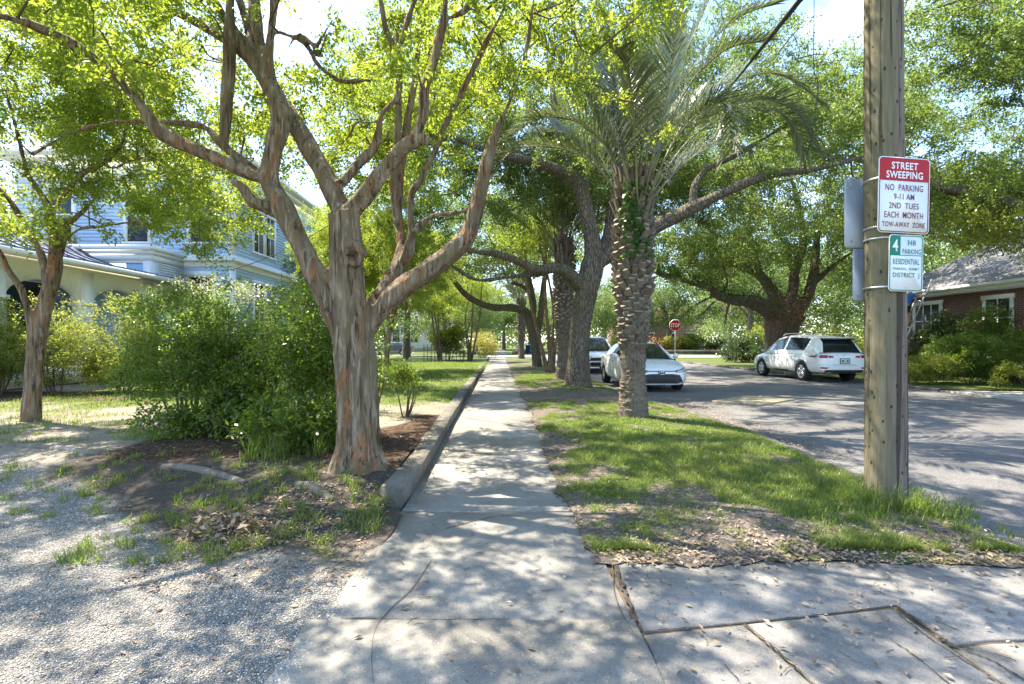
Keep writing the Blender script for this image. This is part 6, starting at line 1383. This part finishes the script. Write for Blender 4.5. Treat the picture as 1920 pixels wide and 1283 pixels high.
# porch
def arch_beam(mb, x0, x1, ya, yb, zt, zs, rise, n=14):
    for k in range(n):
        u0, u1 = k / n, (k + 1) / n; f = lambda u_: zs + rise * math.sin(u_ * PI) ** .55
        y0, y1 = ya + (yb - ya) * u0, ya + (yb - ya) * u1
        V = [(x0, y0, f(u0)), (x1, y0, f(u0)), (x1, y1, f(u1)), (x0, y1, f(u1)), (x0, y0, zt), (x1, y0, zt), (x1, y1, zt), (x0, y1, zt)]
        mb.add(V, [(0, 1, 2, 3), (1, 5, 6, 2), (0, 3, 7, 4)])
mb = MB(); ys = [-9.0, -6.6, -4.2, -1.9]
for a, b in zip(ys[:-1], ys[1:]): arch_beam(mb, -1.82, -1.62, a + .18, b - .18, 3.22, 2.42, .44)
arch_beam(mb, -1.82, -1.62, -1.72, -.06, 3.22, 2.42, .3)
mb.box((-1.85, -9.2, 3.22), (-1.58, -.06, 3.30)); mb.build('arched_frieze', M['cream'], bh)
for y in ys: mb = MB(); mb.box((-1.86, y - .18, .4), (-1.57, y + .18, 3.21)); mb.box((-1.90, y - .22, 2.30), (-1.53, y + .22, 2.40)); mb.build('porch_pier', M['cream'], bh)
mb = MB(); mb.box((-1.60, -9.5, 3.30), (-1.22, -.06, 3.345)); mb.box((-1.22, -9.5, 3.27), (-1.12, -.06, 3.40)); mb.build('eave', M['cream'], bh)
mb = MB(); sec = [(-1.14, 3.41), (-1.9, 3.52), (-2.7, 3.70), (-3.4, 3.98), (-4.0, 4.36), (-6.5, 4.9)]
for a, b in zip(sec[:-1], sec[1:]): mb.add([(a[0], -9.5, a[1]), (a[0], -.04, a[1]), (b[0], -.04, b[1]), (b[0], -9.5, b[1])], [(0, 1, 2, 3)])
y = -9.4
while y < -.1:
    for a, b in zip(sec[:-1], sec[1:]): mb.add([(a[0], y, a[1]), (a[0], y, a[1] + .045), (b[0], y, b[1] + .045), (b[0], y, b[1]), (a[0], y + .03, a[1]), (a[0], y + .03, a[1] + .045), (b[0], y + .03, b[1] + .045), (b[0], y + .03, b[1])], [(0, 1, 2, 3), (7, 6, 5, 4), (1, 5, 6, 2)])
    y += .45
mb.build('porch_roof', M['metalroof'], bh)
wbox(bh, 'porch_floor', (-5, -9.2, .3), (-1.6, -.06, .75), M['cream'])
wbox(bh, 'porch_wall', (-5.2, -9.2, .4), (-5.0, -.06, 4.3), M['teal']); wbox(bh, 'porch_ceiling', (-4.99, -9.2, 3.2), (-1.9, -.06, 3.26), M['cream'])
for y in (-7.8, -4.6): window(bh, 'y', y, y + 1.0, 1.4, 2.9, -5.0, 1, .12, 2)
# ------------------------------------------------------------------ brick house
def brick():
    t = NT('brick_wall'); q = t.n('ShaderNodeSeparateXYZ', {0: t.n('ShaderNodeTexCoord').outputs['Object']}); v = t.n('ShaderNodeCombineXYZ', {0: t.math('ADD', q.outputs[0], q.outputs[1]), 1: q.outputs[2]}).outputs[0]
    b = t.n('ShaderNodeTexBrick', {'Vector': v, 'Color1': (.22, .10, .07, 1), 'Color2': (.15, .07, .055, 1), 'Mortar': (.34, .31, .28, 1), 'Scale': 1.0, 'Mortar Size': .008, 'Brick Width': .22, 'Row Height': .075})
    c = t.mix(.3, b.outputs[0], t.ramp(t.noise(t.coord('Object'), 5, 5), (.3, (.10, .05, .04)), (.7, (.26, .14, .10))))
    return t.done(t.pbr(c, .9, t.bump(b.outputs[1], -.5, .01), .2))
kh = empty('brick_house', (18.0, 23.5, 0), SROT, 'low brick house with grey shingle roof and white eaves across the road', 'house')
wbox(kh, 'wall', (0, -17, 0), (10, 0, 3.28), brick())
mb = MB(); mb.box((-.42, -17.4, 3.30), (10.4, .42, 3.36)); mb.box((-.48, -17.4, 3.28), (-.42, .42, 3.56)); mb.box((-.60, -17.4, 3.44), (-.48, .42, 3.57)); mb.build('eave', M['white'], kh)
mb = MB(); V = [(-.5, -17.4, 3.575), (-.5, .45, 3.575), (10.4, .45, 3.575), (10.4, -17.4, 3.575), (4.9, -4.2, 7.1), (4.9, -13, 7.1)]
mb.add(V, [(1, 0, 5, 4), (2, 1, 4), (3, 2, 4, 5), (0, 3, 5)]); mb.build('roof', M['shingle'], kh)
window(kh, 'y', -5.4, -4.5, 1.55, 2.95, 0, -1, .12, 2); window(kh, 'y', -2.5, -1.3, 1.55, 2.95, 0, -1, .12, 3); window(kh, 'y', -10.5, -9.3, 1.55, 2.95, 0, -1, .12, 3)
mb = MB(); rgq = np.random.default_rng(9); k = 900
p = np.c_[np.full(k, -.05) - .05 * rgq.random(k), -4.0 + rgq.random(k) * 1.35, .2 + 2.2 * rgq.random(k) ** .8]
leaves_obj('wall_ivy', [(p, rgq.normal(size=(k, 3)), rgq.normal(size=(k, 3)) * .5 + (-1, 0, .2), np.full(k, .12), np.full(k, .08))], M['dark_leaf'], kh)
# ------------------------------------------------------------------ far houses
fh = empty('white_house', (-14.5, 74, 0), SROT, 'small white house across the side street past the iron fence', 'house')
mb = MB(); clap(mb, (-4.5, 0), (4.5, 0), .4, 4.4, .2, .03); mb.box((-4.5, .03, 0), (4.5, 9, 4.4)); mb.build('wall', M['white'], fh)
mb = MB(); mb.add([(-5, -.5, 4.4), (5, -.5, 4.4), (5, 9.5, 4.4), (-5, 9.5, 4.4), (-5, 4.5, 7.4), (5, 4.5, 7.4)], [(0, 1, 5, 4), (2, 3, 4, 5), (1, 2, 5), (3, 0, 4)]); mb.build('roof', M['shingle'], fh)
for x in (-3.2, -.5, 2.2): window(fh, 'x', x, x + 1.0, 1.3, 3.2, 0, -1, .15, 1)
fp = empty('pink_house', (21, 70, 0), 0, 'pale pink brick house behind the bushes across the side street', 'house')
wbox(fp, 'wall', (-6, 0, 0), (6, 9, 6), plain('pink_brick', (.42, .27, .23), .9, var=.2, scale=4))
mb = MB(); mb.add([(-6.5, -.5, 6), (6.5, -.5, 6), (6.5, 9.5, 6), (-6.5, 9.5, 6), (-2, 4.5, 9), (2, 4.5, 9)], [(0, 1, 5, 4), (1, 2, 5), (2, 3, 4, 5), (3, 0, 4)]); mb.build('roof', M['shingle'], fp)
for x in (-5, -2.2, .8, 3.6):
    for z in (.9, 3.8): window(fp, 'x', x, x + 1.1, z, z + 1.6, 0, -1, .15, 2)
# ------------------------------------------------------------------ ladder and the person on it
la = np.array((15.75, 20.9, 0.0)); lb_ = np.array((17.46, 20.9, 3.95)); ld_ = (lb_ - la); up = ld_ / np.linalg.norm(ld_)
lad = empty('ladder', la, 0, 'aluminium ladder leaning on the white eave of the brick house', 'ladder')
for y in (-.2, .2):
    mb = MB(); mb.tube([(0, y, 0), tuple(ld_ + (0, y, 0))], [.032, .032], 4, 2); mb.build('rail', M['alloy'], lad)
for k in range(13):
    q = up * (.3 + k * .305); mb = MB(); mb.tube([q + (0, -.2, 0), q + (0, .2, 0)], [.016, .016], 6, 2); mb.build('rung', M['alloy'], lad)
rung = lambda k: la + up * (.3 + k * .305)
f1, f2 = rung(6) + (-.04, -.1, .02), rung(6) + (-.04, .1, .02)
hip = np.array((16.50, 20.9, f1[2] + .86))
skin = plain('skin', (.36, .21, .14), .55, var=.05); shirt = plain('blue_shirt', (.03, .14, .62), .7, var=.12, scale=12); shorts = plain('black_shorts', (.02, .02, .028), .8); hair = plain('dark_hair', (.03, .02, .016), .7)
def skinned(name, verts, edges, rad, mat, parent, lv=2, root=0):
    me = bpy.data.meshes.new(name); me.from_pydata([tuple(v) for v in verts], edges, []); me.materials.append(mat)
    o = bpy.data.objects.new(name, me); COL.objects.link(o); o.parent = parent
    md = o.modifiers.new('s', 'SKIN'); md.use_smooth_shade = True
    if not me.skin_vertices: me.skin_vertices.new()
    for i, r in enumerate(rad):
        me.skin_vertices[0].data[i].radius = (r, r) if np.isscalar(r) else r; me.skin_vertices[0].data[i].use_root = (i == root)
    modified(o, [('SUBSURF', dict(levels=lv, render_levels=lv))]); return shade_smooth(o)
pr = empty('person', hip, 0, 'person in a blue shirt and black shorts standing on the ladder, leaning toward the eave', 'person')
h_ = np.zeros(3); ch = np.array((.13, 0, .34)); sh = np.array((.20, 0, .50)); nk = np.array((.23, 0, .58)); hd_ = np.array((.29, 0, .70)); ht = np.array((.30, 0, .80))
el1, ha1 = np.array((.42, -.26, .36)), np.array((.66, -.20, .50)); el2, ha2 = np.array((.45, .24, .42)), np.array((.72, .18, .66))
kn1, kn2 = np.array((.10, -.13, -.42)), np.array((.16, .13, -.42)); an1, an2 = f1 - hip + (-.03, 0, .07), f2 - hip + (-.03, 0, .07)
V_ = [h_, ch, sh, nk, hd_, ht, sh + (0, -.17, -.03), el1, ha1, sh + (0, .17, -.03), el2, ha2, (0, -.10, -.06), kn1, an1, an1 + (.15, 0, -.05), (0, .10, -.06), kn2, an2, an2 + (.15, 0, -.05), hd_ + (.06, 0, -.01)]
E_ = [(0, 1), (1, 2), (2, 3), (3, 4), (4, 5), (2, 6), (6, 7), (7, 8), (2, 9), (9, 10), (10, 11), (0, 12), (12, 13), (13, 14), (14, 15), (0, 16), (16, 17), (17, 18), (18, 19), (4, 20)]
rd = [.13, .14, .11, .055, .095, .07, .06, .045, .03, .06, .045, .03, .095, .06, .042, .03, .095, .06, .042, .03, .06]
bd = skinned('body', V_, E_, rd, skin, pr)
def fingers(base, dir_, side, n_):
    mb = MB(); dir_ = unit(np.array(dir_, float)); side = unit(np.array(side, float))
    for k in range(4): b = base + side * (k - 1.5) * .019; mb.tube([b, b + dir_ * .045, b + dir_ * .075 - (0, 0, .02), b + dir_ * .07 - (0, 0, .05)], [.0095, .009, .008, .006], 6, 8)
    b = base - side * .035; mb.tube([b, b + dir_ * .03 - side * .02, b + dir_ * .06 - side * .02 - (0, 0, .01)], [.011, .010, .007], 6, 6); return mb.build('fingers', skin, bd, True)
fingers(ha1 + (.02, 0, .0), (1, 0, .2), (0, 1, 0), 0); fingers(ha2 + (.02, 0, 0), (1, 0, .2), (0, 1, 0), 1)
skinned('shirt', [(-.01, 0, .04), ch, sh, sh + (.015, 0, .05), sh + (0, -.17, -.03), (el1 + sh + (0, -.17, -.03)) / 2, sh + (0, .17, -.03), (el2 + sh + (0, .17, -.03)) / 2], [(0, 1), (1, 2), (2, 3), (2, 4), (4, 5), (2, 6), (6, 7)], [(.165, .15), (.17, .155), (.135, .13), .08, .085, .075, .085, .075], shirt, pr)
skinned('shorts', [(0, 0, .03), (0, -.10, -.08), (kn1 * .75), (0, .10, -.08), (kn2 * .75)], [(0, 1), (1, 2), (0, 3), (3, 4)], [(.15, .15), .115, .09, .115, .09], shorts, pr)
skinned('hair', [hd_ + (-.025, 0, .02), hd_ + (.0, 0, .075)], [(0, 1)], [.105, .085], hair, pr)
